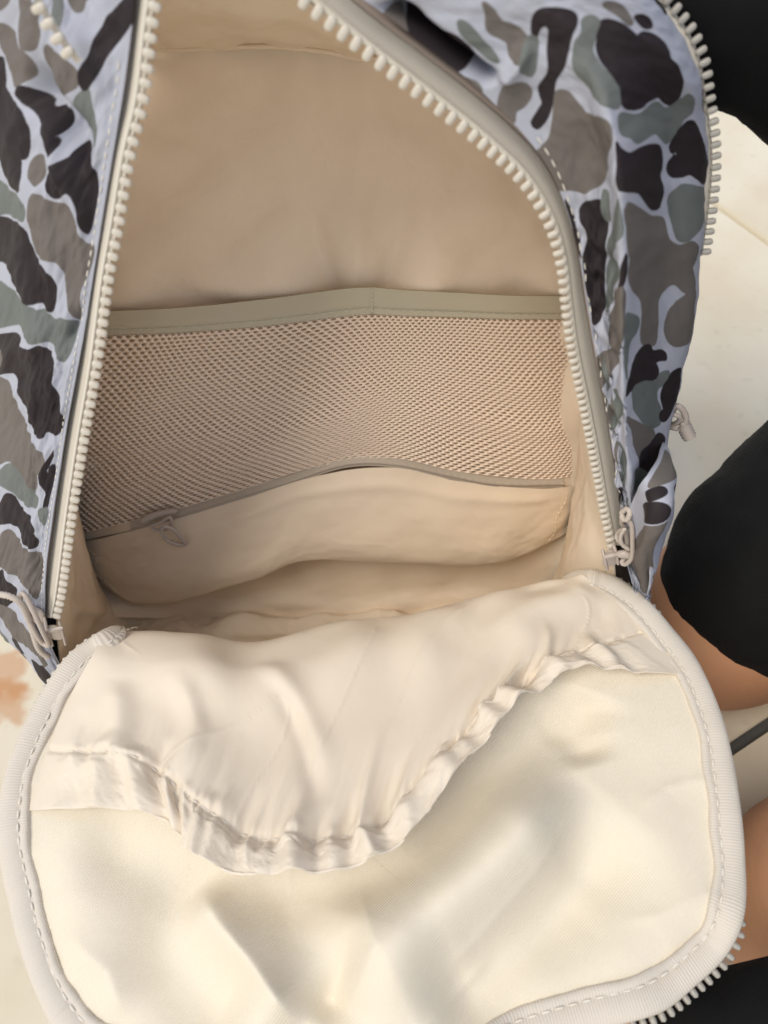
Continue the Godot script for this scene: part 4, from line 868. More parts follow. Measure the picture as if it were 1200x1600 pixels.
func inner_pockets() -> void:
	# the mesh pocket and its elastic band
	var mp := fill("mesh_pocket", bag)
	mp.set_meta("label", "mesh pocket with olive elastic band")
	var nf := field([[Vector3(-0.1866, 0.2738, -0.351), Vector3(-0.1358, 0.2832, -0.3429), Vector3(-0.1024, 0.2852, -0.3433), Vector3(-0.0619, 0.2887, -0.3442), Vector3(-0.0161, 0.2976, -0.3421), Vector3(0.0144, 0.2957, -0.3437), Vector3(0.0434, 0.2934, -0.3452), Vector3(0.0724, 0.2923, -0.345), Vector3(0.112, 0.2878, -0.3501)], [Vector3(-0.1993, 0.2328, -0.3427), Vector3(-0.15, 0.2453, -0.3348), Vector3(-0.1123, 0.2523, -0.3353), Vector3(-0.0686, 0.2615, -0.3346), Vector3(-0.0228, 0.2742, -0.3316), Vector3(0.0118, 0.2747, -0.3343), Vector3(0.0448, 0.2684, -0.338), Vector3(0.0803, 0.2643, -0.3376), Vector3(0.119, 0.2598, -0.3443)], [Vector3(-0.212, 0.1917, -0.3343), Vector3(-0.1641, 0.2073, -0.327), Vector3(-0.1222, 0.2194, -0.3273), Vector3(-0.0754, 0.2342, -0.3256), Vector3(-0.0296, 0.2506, -0.322), Vector3(0.0092, 0.2536, -0.3253), Vector3(0.0463, 0.2435, -0.3304), Vector3(0.0883, 0.2363, -0.3304), Vector3(0.1259, 0.2319, -0.3384)], [Vector3(-0.2247, 0.1508, -0.3257), Vector3(-0.1783, 0.1692, -0.3197), Vector3(-0.1321, 0.1865, -0.3193), Vector3(-0.0822, 0.2067, -0.3178), Vector3(-0.0363, 0.2264, -0.315), Vector3(0.0066, 0.2322, -0.3174), Vector3(0.0478, 0.2187, -0.3219), Vector3(0.0962, 0.2083, -0.3236), Vector3(0.1328, 0.2041, -0.3322)], [Vector3(-0.2374, 0.1099, -0.3167), Vector3(-0.1925, 0.131, -0.313), Vector3(-0.142, 0.1537, -0.3113), Vector3(-0.0889, 0.1788, -0.3114), Vector3(-0.0431, 0.2016, -0.3107), Vector3(0.004, 0.2106, -0.3107), Vector3(0.0492, 0.1943, -0.3123), Vector3(0.1042, 0.1801, -0.3173), Vector3(0.1398, 0.1763, -0.3257)]], 150, 80, func(u: float, v: float) -> float:
		return 0.0015 * nz.get_noise_2d(u * 5.0, v * 4.0) * sin(PI * v))
	var o := add("netting", net(nf, 70, 56), M.net, mp)
	o.set_meta("kind", "stuff")
	var bf := field([[Vector3(-0.1828, 0.2884, -0.3554), Vector3(-0.133, 0.2973, -0.3471), Vector3(-0.1003, 0.2996, -0.3477), Vector3(-0.0605, 0.3042, -0.3487), Vector3(-0.0157, 0.3129, -0.3466), Vector3(0.0141, 0.3101, -0.348), Vector3(0.0425, 0.3072, -0.3494), Vector3(0.071, 0.3057, -0.349), Vector3(0.1099, 0.301, -0.3541)], [Vector3(-0.1847, 0.2813, -0.3522), Vector3(-0.1344, 0.2905, -0.344), Vector3(-0.1014, 0.2926, -0.3445), Vector3(-0.0612, 0.2967, -0.3454), Vector3(-0.0159, 0.3055, -0.3434), Vector3(0.0142, 0.3031, -0.3449), Vector3(0.0429, 0.3005, -0.3463), Vector3(0.0717, 0.2992, -0.346), Vector3(0.111, 0.2946, -0.3511)], [Vector3(-0.1866, 0.2738, -0.351), Vector3(-0.1358, 0.2832, -0.3429), Vector3(-0.1024, 0.2852, -0.3433), Vector3(-0.0619, 0.2887, -0.3442), Vector3(-0.0161, 0.2976, -0.3421), Vector3(0.0144, 0.2957, -0.3437), Vector3(0.0434, 0.2934, -0.3452), Vector3(0.0724, 0.2923, -0.345), Vector3(0.112, 0.2878, -0.3501)]], 160, 14, func(u: float, v: float) -> float:
		return -0.0012 * exp(-pow((v - 0.80) / 0.06, 2.0)) - 0.0015 * exp(-pow((u - 0.535) / 0.004, 2.0)))
	o = add("elastic_band", cloth(bf, 0.3, 0.02, 0.0016), M.elastic, mp)
	var line := []
	for k in 40: line.append(at(bf, 0.02 + 0.96 * k / 39.0, 0.80))
	stitches(line, 0.0046, o, M.thread_olive, 0.0008)
	line = []
	for k in 6: line.append(at(bf, 0.535, 0.04 + 0.9 * k / 5.0))
	stitches(line, 0.0024, o, M.thread_olive, 0.0012)
	# the zipped pocket below it
	var zp := fill("zip_pocket", bag)
	zp.set_meta("label", "flat zipped pocket inside the bag")
	var tab := field([[Vector3(-0.2374, 0.1096, -0.3182), Vector3(-0.2015, 0.1259, -0.3157), Vector3(-0.177, 0.1387, -0.3125), Vector3(-0.1306, 0.1583, -0.3129), Vector3(-0.0931, 0.1764, -0.3129), Vector3(-0.0619, 0.1912, -0.3122), Vector3(-0.024, 0.2095, -0.3122), Vector3(0.008, 0.2095, -0.3122), Vector3(0.041, 0.1969, -0.3135), Vector3(0.0752, 0.1855, -0.315), Vector3(0.1194, 0.1773, -0.3213), Vector3(0.1398, 0.176, -0.3272)], [Vector3(-0.2395, 0.1012, -0.3149), Vector3(-0.2033, 0.1178, -0.3126), Vector3(-0.1785, 0.1309, -0.3094), Vector3(-0.1317, 0.1508, -0.3098), Vector3(-0.0939, 0.1694, -0.31), Vector3(-0.0624, 0.1844, -0.3093), Vector3(-0.0242, 0.2031, -0.3094), Vector3(0.0081, 0.2031, -0.3094), Vector3(0.0413, 0.1902, -0.3106), Vector3(0.0759, 0.1786, -0.3121), Vector3(0.1204, 0.1702, -0.3184), Vector3(0.1409, 0.1689, -0.3242)]], 120, 6)
	add("pocket_edge", cloth(tab, 0.34, 0.01, 0.001), M.lining, zp)
	var zf := field([[Vector3(-0.177, 0.1389, -0.3115), Vector3(-0.1306, 0.1585, -0.3119), Vector3(-0.0931, 0.1767, -0.3119), Vector3(-0.0619, 0.1915, -0.3112), Vector3(-0.024, 0.2097, -0.3113), Vector3(0.008, 0.2097, -0.3113), Vector3(0.041, 0.1971, -0.3125), Vector3(0.0752, 0.1858, -0.314), Vector3(0.1194, 0.1775, -0.3203)], [Vector3(-0.1777, 0.1354, -0.3082), Vector3(-0.1311, 0.1552, -0.3086), Vector3(-0.0935, 0.1735, -0.3087), Vector3(-0.0622, 0.1885, -0.308), Vector3(-0.0241, 0.2069, -0.3081), Vector3(0.008, 0.2069, -0.3081), Vector3(0.0411, 0.1942, -0.3093), Vector3(0.0756, 0.1827, -0.3108), Vector3(0.1199, 0.1744, -0.3171)], [Vector3(-0.1785, 0.1312, -0.3082), Vector3(-0.1317, 0.1511, -0.3087), Vector3(-0.0939, 0.1696, -0.3088), Vector3(-0.0624, 0.1847, -0.3081), Vector3(-0.0242, 0.2033, -0.3083), Vector3(0.0081, 0.2033, -0.3083), Vector3(0.0413, 0.1905, -0.3095), Vector3(0.0759, 0.1789, -0.3109), Vector3(0.1204, 0.1705, -0.3172)]], 200, 10, func(_u: float, v: float) -> float:
		return -0.0010 * exp(-pow((v - 0.78) / 0.10, 2.0)) + 0.0007 * exp(-pow((v - 0.45) / 0.14, 2.0)) * (1.0 + 0.5 * sin(_u * 900.0)))
	add("zip_tape", cloth(zf, 0.34, 0.01, 0.001), M.zip_taupe, zp)
	var pf := field([[Vector3(-0.2395, 0.1014, -0.3138), Vector3(-0.1942, 0.1229, -0.3101), Vector3(-0.1433, 0.1461, -0.3085), Vector3(-0.0897, 0.1716, -0.3087), Vector3(-0.0434, 0.195, -0.3082), Vector3(0.004, 0.2041, -0.3082), Vector3(0.0496, 0.1874, -0.3097), Vector3(0.105, 0.173, -0.3147), Vector3(0.1409, 0.1692, -0.323)], [Vector3(-0.231, 0.0915, -0.3086), Vector3(-0.1908, 0.102, -0.2971), Vector3(-0.1417, 0.1249, -0.2912), Vector3(-0.09, 0.1487, -0.2924), Vector3(-0.049, 0.17, -0.2948), Vector3(0.0024, 0.1747, -0.2936), Vector3(0.0547, 0.1632, -0.2941), Vector3(0.1026, 0.1537, -0.3031), Vector3(0.1381, 0.1522, -0.3188)], [Vector3(-0.2235, 0.0827, -0.3041), Vector3(-0.1879, 0.083, -0.2882), Vector3(-0.1404, 0.1056, -0.2793), Vector3(-0.0902, 0.1278, -0.2814), Vector3(-0.0539, 0.1476, -0.2855), Vector3(0.001, 0.1482, -0.2841), Vector3(0.0591, 0.1413, -0.2838), Vector3(0.1005, 0.1362, -0.2955), Vector3(0.1356, 0.1373, -0.315)], [Vector3(-0.2182, 0.0765, -0.3009), Vector3(-0.1858, 0.0688, -0.2848), Vector3(-0.1394, 0.0903, -0.2774), Vector3(-0.0904, 0.1114, -0.2801), Vector3(-0.0574, 0.1303, -0.2844), Vector3(0, 0.1278, -0.2839), Vector3(0.0623, 0.1241, -0.283), Vector3(0.0991, 0.1231, -0.2931), Vector3(0.1339, 0.1266, -0.3123)], [Vector3(-0.2182, 0.077, -0.3165), Vector3(-0.1858, 0.0693, -0.3004), Vector3(-0.1394, 0.0907, -0.293), Vector3(-0.0904, 0.1118, -0.2957), Vector3(-0.0574, 0.1307, -0.3), Vector3(0, 0.1283, -0.2995), Vector3(0.0623, 0.1245, -0.2986), Vector3(0.0991, 0.1235, -0.3087), Vector3(0.1339, 0.1271, -0.3279)], [Vector3(-0.2182, 0.0998, -0.3301), Vector3(-0.1858, 0.0922, -0.314), Vector3(-0.1394, 0.1136, -0.3066), Vector3(-0.0904, 0.1347, -0.3094), Vector3(-0.0574, 0.1536, -0.3137), Vector3(0, 0.1511, -0.3131), Vector3(0.0623, 0.1474, -0.3123), Vector3(0.0991, 0.1464, -0.3223), Vector3(0.1339, 0.15, -0.3416)]], 160, 100, func(u: float, v: float) -> float:
		return crumple(Vector2(u * 0.32, v * 0.14 + 20.0), 0.0013, 0.0002) + folds(Vector2(u * 0.32, v * 0.14), [[[Vector2(0.03, 0.012), Vector2(0.30, 0.010)], 0.004, 0.0012, 0.1, 0.1]]))
	add("pocket_panel", cloth(pf, 0.32, 0.14), M.lining, zp)
	var ls := []
	for k in 8: ls.append(at(pf, 0.05 + 0.02 * sin(k * 1.3), 0.03 + 0.55 * k / 7.0))
	stitches(ls, 0.004, zp, M.lining, 0.0009)
	ls = []
	for k in 8: ls.append(at(pf, 0.935 + 0.006 * sin(k * 1.7), 0.03 + 0.58 * k / 7.0))
	stitches(ls, 0.004, zp, M.lining, 0.0009)
	var sl := fill("zip_slider", zp)
	add("slider_body", tube([Vector3(-0.166, 0.1481, -0.3049), Vector3(-0.157, 0.1533, -0.3061), Vector3(-0.1469, 0.1562, -0.3067), Vector3(-0.1405, 0.1579, -0.3071)], 0.0030, false, 0, 8, 0.0012, 0.6), M.plastic, sl)
	add("slider_loop", tube([Vector3(-0.1587, 0.1496, -0.3001), Vector3(-0.152, 0.1525, -0.3008), Vector3(-0.1449, 0.1577, -0.302), Vector3(-0.1439, 0.1543, -0.3012), Vector3(-0.1458, 0.1485, -0.2999), Vector3(-0.1532, 0.1461, -0.2993), Vector3(-0.1575, 0.1467, -0.2995)], 0.0012, true, 0, 6), M.plastic, sl)
	add("pull_tab", tube([Vector3(-0.1476, 0.1542, -0.2971), Vector3(-0.1421, 0.1507, -0.2963), Vector3(-0.1384, 0.1425, -0.2944), Vector3(-0.1366, 0.1377, -0.2933), Vector3(-0.1411, 0.1371, -0.2932), Vector3(-0.1476, 0.1401, -0.2939), Vector3(-0.1502, 0.1449, -0.2949), Vector3(-0.1508, 0.1507, -0.2963)], 0.0015, true, 0, 6), M.plastic, sl)


# ------------------------------------------------------------------ the folded-down flap
var flap_folds := []


func flap_h(q: Vector2) -> float:
	return crumple(q, 0.0013, 0.0001) + folds(q, flap_folds)


func fl(q: Vector2, up := 0.0) -> Vector3:
	return HO + HX * q.x + HY * q.y + HN * (flap_h(q) + up)


func hug(run: PackedVector3Array, prof: PackedVector2Array, pn: PackedVector2Array, inw: float) -> ArrayMesh:
	# the binding follows the sheet that it is sewn to
	var v := PackedVector3Array()
	var n := PackedVector3Array()
	var uv := PackedVector2Array()
	var idx := PackedInt32Array()
	var m := prof.size()
	var c := run.size()
	for i in c:
		var t := (run[mini(i + 1, c - 1)] - run[maxi(i - 1, 0)]).normalized()
		var x := t.cross(HN).normalized()
		var up := x.cross(t)
		var rel := run[i] - HO
		var q := Vector2(rel.dot(HX), rel.dot(HY))
		var h0 := flap_h(q)
		var on := 1.0 - smoothstep(0.003, 0.012, absf(rel.dot(HN) - h0))
		var acc := 0.0
		for k in m:
			if k > 0: acc += prof[k].distance_to(prof[k - 1])
			var lift := 0.0
			if prof[k].x * inw > 0.003 and k < 9:
				var w := x * prof[k].x
				lift = (flap_h(q + Vector2(w.dot(HX), w.dot(HY))) - h0) * on
			var slim := 0.25 + 0.75 * smoothstep(0.0, 14.0, float(mini(i, c - 1 - i)) - 10.0)
			var px := prof[k].x * (slim if prof[k].x * inw > 0.0 else 1.0)
			var wob := nz.get_noise_2d(i * 0.0016 * 85.0, 3.0 + k * 0.05)
			var wob2 := nz.get_noise_2d(i * 0.0016 * 210.0, 9.0 + k * 0.12)
			var wide := 1.0 + 0.10 * nz.get_noise_2d(i * 0.0016 * 30.0, 20.0)
			v.append(run[i] + x * px * wide + up * (prof[k].y * (0.5 + 0.5 * slim) + lift + (0.0007 * wob + 0.00035 * wob2) * (1.0 if k > 0 and k < 10 else 0.0)))
			n.append((x * pn[k].x + up * pn[k].y).normalized())
			uv.append(Vector2(acc, i * 0.0016))
	for i in c - 1:
		for k in m - 1:
			var a := i * m + k
			tri(v, n, idx, a, a + 1, a + m + 1)
			tri(v, n, idx, a, a + m + 1, a + m)
	return commit(v, n, uv, idx)


func flap() -> void:
	flap_folds = [
		[[Vector2(0.1146, -0.0093), Vector2(0.0807, 0.0224), Vector2(0.0345, 0.0574), Vector2(-0.0022, 0.0847)], 0.022, 0.028, 0.3, 0.25],
		[[Vector2(0.1359, 0.0051), Vector2(0.1011, 0.0405), Vector2(0.0608, 0.0691), Vector2(0.034, 0.0847)], 0.020, -0.019, 0.25, 0.3],
		[[Vector2(-0.0611, 0.0336), Vector2(-0.0448, 0.0524), Vector2(-0.0241, 0.0713), Vector2(-0.0073, 0.0869)], 0.016, 0.021, 0.25, 0.2, 1],
		[[Vector2(-0.0932, 0.0449), Vector2(-0.0561, 0.0713), Vector2(-0.0279, 0.0891)], 0.020, -0.017, 0.4, 0.3],
		[[Vector2(0.0127, 0.0477), Vector2(0.0052, 0.0714), Vector2(-0.0007, 0.0891)], 0.016, -0.011, 0.4, 0.3, 1],
		[[Vector2(0.125, -0.0525), Vector2(0.1176, -0.0318), Vector2(0.1226, -0.0136)], 0.012, -0.009, 0.2, 0.3],
		[[Vector2(-0.1553, 0.0131), Vector2(-0.1398, 0.0498), Vector2(-0.1185, 0.0803), Vector2(-0.0904, 0.1014)], 0.022, -0.012, 0.3, 0.0],
		[[Vector2(0.1772, 0.0481), Vector2(0.1529, 0.0737), Vector2(0.1162, 0.0847), Vector2(0.0823, 0.0912)], 0.013, -0.008, 0.2, 0.0],
		[[Vector2(-0.1203, 0.0105), Vector2(-0.0697, 0.0336), Vector2(-0.0181, 0.0414), Vector2(0.0351, 0.0262), Vector2(0.0813, -0.0199), Vector2(0.1217, -0.0509)], 0.016, -0.009, 0.1, 0.1],
		[[Vector2(0.1128, 0.0041), Vector2(0.0881, 0.0329), Vector2(0.06, 0.0598), Vector2(0.0475, 0.0691)], 0.0040, 0.0022, 0.3, 0.3, 1],
		[[Vector2(0.072, 0.0599), Vector2(0.0524, 0.0781), Vector2(0.0365, 0.0912)], 0.0040, 0.0020, 0.3, 0.3, 1],
		[[Vector2(-0.0497, 0.0463), Vector2(-0.0241, 0.0713), Vector2(-0.0093, 0.088)], 0.0045, 0.0022, 0.3, 0.2, 1],
		[[Vector2(0.175, -0.0089), Vector2(0.1536, -0.0047), Vector2(0.1354, 0.0078)], 0.0040, 0.0014, 0.1, 0.4, 1],
		[[Vector2(0.1673, 0.0382), Vector2(0.1408, 0.048), Vector2(0.1215, 0.0504)], 0.0045, 0.0012, 0.1, 0.4, 1],
		[[Vector2(0.0125, 0.0364), Vector2(0.021, 0.0598), Vector2(0.0082, 0.0847)], 0.0050, 0.0020, 0.3, 0.2, 1],
		[[Vector2(-0.1216, 0.0498), Vector2(-0.0915, 0.069), Vector2(-0.0828, 0.0869)], 0.010, 0.005, 0.3, 0.3, 1]]
	var fp := fill("front_flap", bag)
	fp.set_meta("label", "cream front panel folded down with ribbed edge binding")
	var ring2: Array = [Vector2(-0.1123, -0.0669), Vector2(-0.1247, -0.0847), Vector2(-0.1342, -0.0769), Vector2(-0.1416, -0.0648), Vector2(-0.1485, -0.048), Vector2(-0.1528, -0.0304), Vector2(-0.1547, -0.0121), Vector2(-0.1536, 0.0062), Vector2(-0.1504, 0.0227), Vector2(-0.1441, 0.041), Vector2(-0.1344, 0.06), Vector2(-0.1223, 0.0781), Vector2(-0.1093, 0.0917), Vector2(-0.0904, 0.1014), Vector2(-0.0509, 0.1109), Vector2(-0.001, 0.1128), Vector2(0.0486, 0.1047), Vector2(0.082, 0.0941), Vector2(0.1081, 0.0877), Vector2(0.1359, 0.0813), Vector2(0.1534, 0.0715), Vector2(0.1676, 0.0605), Vector2(0.1756, 0.0457), Vector2(0.1801, 0.0307), Vector2(0.1836, 0.0067), Vector2(0.1856, -0.0191), Vector2(0.1848, -0.0422), Vector2(0.1797, -0.0663), Vector2(0.1703, -0.0839), Vector2(0.1586, -0.1012), Vector2(0.147, -0.1127), Vector2(0.1341, -0.1176), Vector2(0.1153, -0.1037), Vector2(0.0567, -0.0807), Vector2(-0.0088, -0.0657), Vector2(-0.0673, -0.0629)]
	var ring3 := []
	for q in ring2: ring3.append(Vector3(q.x, q.y, 0))
	ring3.append(ring3[0])
	var edge := even(ring3, 0.0022)
	edge.remove_at(edge.size() - 1)
	# lining sheet: rings of points from the middle to the edge
	var c := Vector2(0, 0.0)
	var nr := 110
	var na := edge.size()
	var v := PackedVector3Array()
	var n := PackedVector3Array()
	var uv := PackedVector2Array()
	var idx := PackedInt32Array()
	for r in nr + 1:
		var k := 0.02 + 0.98 * r / nr
		for a in na:
			var q := c.lerp(Vector2(edge[a].x, edge[a].y), k)
			v.append(fl(q))
			var e := 0.0006
			var hx := flap_h(q + Vector2(e, 0)) - flap_h(q - Vector2(e, 0))
			var hy := flap_h(q + Vector2(0, e)) - flap_h(q - Vector2(0, e))
			n.append((HN - HX * hx / (2.0 * e) - HY * hy / (2.0 * e)).normalized())
			uv.append(q)
	v.append(fl(c)); n.append(HN); uv.append(c)
	for a in na:
		tri(v, n, idx, v.size() - 1, a, (a + 1) % na)
	for r in nr:
		for a in na:
			var i := r * na + a
			var j := r * na + (a + 1) % na
			tri(v, n, idx, i, j, j + na)
			tri(v, n, idx, i, j + na, i + na)
	add("flap_lining", commit(v, n, uv, idx), M.flap_lining, fp)
	# the camouflage outside of the flap, just under the lining
	var v2 := PackedVector3Array()
	var n2 := PackedVector3Array()
	var idx2 := PackedInt32Array()
	for k in v.size():
		v2.append(v[k] - n[k] * 0.004)
		n2.append(-n[k])
	for k in range(0, idx.size(), 3):
		tri(v2, n2, idx2, idx[k], idx[k + 1], idx[k + 2])
	add("flap_outside", commit(v2, n2, uv, idx2), M.camo_left, fp)
	# binding: the visible run of the edge from the left zip end round to the right one
	var run := PackedVector3Array()
	var ups := PackedVector3Array()
	var vis := []
	for q in ring2.slice(1, 32): vis.append(Vector3(q.x, q.y, 0))
	var path: Array = [Vector3(-0.1455, 0.1871, -0.1986), Vector3(-0.1456, 0.2079, -0.1934)]
	var lies := even(vis, 0.006)
	for q in lies: path.append(fl(Vector2(q.x, q.y)))
	path.append_array([Vector3(0.1018, 0.2135, -0.2222), Vector3(0.095, 0.1811, -0.2249)])
	run = even(path, 0.0016)
	for q in run: ups.append(HN)
	# profile from the inner hem over the stitched groove and round the padded edge to the underside
	var inw := -1.0
	var t0 := (run[20] - run[18]).normalized()
	if t0.cross(HN).dot(fl(c) - run[20]) > 0.0: inw = 1.0
	var prof := PackedVector2Array()
	var pn := PackedVector2Array()
	for q in [Vector2(13.0, -0.6), Vector2(12.7, 1.4), Vector2(12.0, 2.1), Vector2(10.9, 2.4), Vector2(9.6, 2.2), Vector2(8.8, 1.5), Vector2(8.2, 2.0), Vector2(6.5, 2.6), Vector2(4.0, 3.1), Vector2(1.0, 2.8), Vector2(-1.2, 1.5), Vector2(-2.0, -0.6), Vector2(-1.4, -2.7), Vector2(1.0, -4.2), Vector2(8.0, -4.6)]:
		prof.append(Vector2(q.x * inw, q.y) * 0.001)
	for k in prof.size():
		var d := prof[mini(k + 1, prof.size() - 1)] - prof[maxi(k - 1, 0)]
		pn.append(Vector2(-d.y, d.x).normalized() * (-1.0 if inw > 0 else 1.0))
	var bind := add("edge_binding", hug(run, prof, pn, inw), M.binding, fp)
	var st := []
	for k in range(6, run.size() - 6, 4):
		var t := (run[k + 1] - run[k - 1]).normalized()
		var w := t.cross(HN).normalized() * inw * 0.0088
		var rel := run[k] - HO
		var q := Vector2(rel.dot(HX), rel.dot(HY))
		var lift := flap_h(q + Vector2(w.dot(HX), w.dot(HY))) - flap_h(q)
		st.append([run[k] + w + HN * (0.0021 + lift), HN])
	stitches(st, 0.0058, bind, M.thread, 0.0010)
	# teeth of the flap's half of the zip, behind the binding
	var half := fill("flap_zip", fp)
	var tp := PackedVector3Array()
	for q in even(vis, 0.0041): tp.append(HO + HX * q.x + HY * q.y + HN * (flap_h(Vector2(q.x, q.y)) - 0.004))
	var tooth := nugget(Vector3(0.0050, 0.0030, 0.0028), 0.7, 8, 5)
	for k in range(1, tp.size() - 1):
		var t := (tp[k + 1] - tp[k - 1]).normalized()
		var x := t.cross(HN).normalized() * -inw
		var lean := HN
		var o := add("tooth", tooth, M.tooth if k < tp.size() / 2 else M.tooth_shaded, half)  # second half of the row gets the tooth colour with painted shade
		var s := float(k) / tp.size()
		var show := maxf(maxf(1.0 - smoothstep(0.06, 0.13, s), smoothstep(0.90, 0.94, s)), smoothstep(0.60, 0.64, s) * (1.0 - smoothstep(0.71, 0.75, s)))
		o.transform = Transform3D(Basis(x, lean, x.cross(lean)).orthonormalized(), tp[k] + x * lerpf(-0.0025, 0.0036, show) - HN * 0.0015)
	# the gathered pocket sewn across the flap
	var gp := fill("gathered_pocket", fp)
	gp.set_meta("label", "slip pocket with a gathered elastic hem")
	var pleat := FastNoiseLite.new()
	pleat.seed = 21
	pleat.frequency = 1.0
	var pleats := []
	var pr := RandomNumberGenerator.new()
	pr.seed = 77
	var pu := 0.035
	while pu < 0.975:
		var lean := pr.randf_range(-0.012, 0.012)
		pleats.append([[Vector2(pu + lean, pr.randf_range(0.60, 0.69)), Vector2(pu, 0.73), Vector2(pu + lean * 0.6, 0.99)], pr.randf_range(0.010, 0.017), pr.randf_range(0.0022, 0.0046) * (1.0 if pr.randf() > 0.4 else -1.0), 0.35, 0.0])
		pu += pr.randf_range(0.030, 0.058)
	pu = 0.03
	while pu < 0.98:
		pleats.append([[Vector2(pu, 0.69), Vector2(pu + pr.randf_range(-0.006, 0.006), 0.77)], pr.randf_range(0.0035, 0.006), pr.randf_range(0.0005, 0.0014) * (1.0 if pr.randf() > 0.5 else -1.0), 0.3, 0.3])
		pu += pr.randf_range(0.010, 0.022)
	var gf := field([[Vector3(-0.1564, 0.1575, -0.1946), Vector3(-0.1218, 0.1226, -0.197), Vector3(-0.0745, 0.1119, -0.1993), Vector3(-0.0248, 0.1155, -0.2044), Vector3(0.0248, 0.1202, -0.2111), Vector3(0.0731, 0.1365, -0.217), Vector3(0.1013, 0.1649, -0.2227), Vector3(0.1108, 0.1937, -0.2201)], [Vector3(-0.149, 0.1982, -0.1917), Vector3(-0.1115, 0.1871, -0.195), Vector3(-0.072, 0.1825, -0.192), Vector3(-0.0219, 0.1866, -0.2013), Vector3(0.019, 0.1897, -0.2057), Vector3(0.0516, 0.1967, -0.2123), Vector3(0.0832, 0.2066, -0.2159), Vector3(0.1052, 0.216, -0.2171)], [Vector3(-0.1493, 0.2137, -0.1894), Vector3(-0.1077, 0.2065, -0.1914), Vector3(-0.0698, 0.2023, -0.1889), Vector3(-0.021, 0.2065, -0.1984), Vector3(0.0175, 0.2093, -0.2024), Vector3(0.0489, 0.2159, -0.2083), Vector3(0.0799, 0.2217, -0.213), Vector3(0.1055, 0.2303, -0.2148)], [Vector3(-0.1486, 0.2233, -0.1723), Vector3(-0.1035, 0.2284, -0.1665), Vector3(-0.0647, 0.2234, -0.1646), Vector3(-0.0212, 0.2249, -0.1716), Vector3(0.018, 0.2263, -0.1781), Vector3(0.0495, 0.2286, -0.186), Vector3(0.0817, 0.232, -0.198), Vector3(0.112, 0.2303, -0.2078)], [Vector3(-0.1573, 0.2191, -0.15), Vector3(-0.1059, 0.2283, -0.1415), Vector3(-0.0643, 0.2278, -0.1274), Vector3(-0.0288, 0.2278, -0.1259), Vector3(0.0147, 0.2305, -0.1365), Vector3(0.0535, 0.2336, -0.1601), Vector3(0.0869, 0.2344, -0.1812), Vector3(0.1244, 0.2302, -0.1975)], [Vector3(-0.162, 0.2178, -0.1253), Vector3(-0.1105, 0.232, -0.1146), Vector3(-0.0757, 0.24, -0.0909), Vector3(-0.0405, 0.2445, -0.0793), Vector3(0, 0.2441, -0.0898), Vector3(0.0399, 0.2419, -0.1301), Vector3(0.0781, 0.2362, -0.1589), Vector3(0.1335, 0.2288, -0.1833)], [Vector3(-0.1646, 0.2167, -0.1097), Vector3(-0.1054, 0.2355, -0.1), Vector3(-0.0759, 0.2455, -0.0786), Vector3(-0.0397, 0.2511, -0.0696), Vector3(0.0027, 0.2498, -0.0812), Vector3(0.0428, 0.2467, -0.1238), Vector3(0.0815, 0.2406, -0.1543), Vector3(0.1441, 0.2281, -0.1715)], [Vector3(-0.1662, 0.2161, -0.0964), Vector3(-0.1023, 0.2352, -0.09), Vector3(-0.0764, 0.247, -0.0692), Vector3(-0.0398, 0.2528, -0.0621), Vector3(0.0053, 0.2506, -0.0744), Vector3(0.0458, 0.2487, -0.1196), Vector3(0.0861, 0.2422, -0.1517), Vector3(0.1521, 0.2278, -0.1589)]], 300, 190, func(u: float, v: float) -> float:
		var s := u * 26.0 + 0.8 * pleat.get_noise_2d(u * 6.0, v * 2.0)
		var near := smoothstep(0.55, 0.72, v)
		var body := 0.0024 * pleat.get_noise_2d(s * 0.45, 3.0 + v * 0.3)
		var edge_k := smoothstep(0.0, 0.05, u) * smoothstep(0.0, 0.05, 1.0 - u)
		var d := near * body * edge_k * 1.25
		d -= 0.0022 * exp(-pow((v - 0.722) / 0.010, 2.0)) * (0.7 + 0.5 * pleat.get_noise_2d(u * 90.0, 1.0))
		d += 0.0012 * smoothstep(0.72, 0.78, v) * edge_k
		d += crumple(Vector2(u * 0.3, v * 0.2 + 30.0), 0.003, 0.00008) * smoothstep(0.2, 0.35, v) * (1.0 - 0.6 * smoothstep(0.7, 0.8, v)) * edge_k
		if v > 0.58: d += folds(Vector2(u, v), pleats) * edge_k
		d += folds(Vector2(u, v), [
			[[Vector2(0.14, 0.45), Vector2(0.20, 0.60), Vector2(0.22, 0.72)], 0.022, 0.004, 0.3, 0.0],
			[[Vector2(0.06, 0.50), Vector2(0.11, 0.72)], 0.018, 0.004, 0.3, 0.0],
			[[Vector2(0.30, 0.45), Vector2(0.40, 0.58), Vector2(0.47, 0.68)], 0.016, -0.004, 0.3, 0.3],
			[[Vector2(0.28, 0.40), Vector2(0.37, 0.52), Vector2(0.46, 0.64)], 0.022, 0.004, 0.3, 0.3],
			[[Vector2(0.515, 0.56), Vector2(0.535, 0.72), Vector2(0.54, 0.98)], 0.010, 0.004, 0.4, 0.0],
			[[Vector2(0.83, 0.50), Vector2(0.86, 0.72), Vector2(0.87, 0.95)], 0.012, 0.003, 0.4, 0.0]])
		return d)
	add("pocket_fabric", cloth(gf, 0.32, 0.24, 0.0009), M.satin, gp)
	st = []
	for k in 60: st.append(at(gf, 0.03 + 0.94 * k / 59.0, 0.722))
	stitches(st, 0.0056, gp, M.thread, 0.0007)


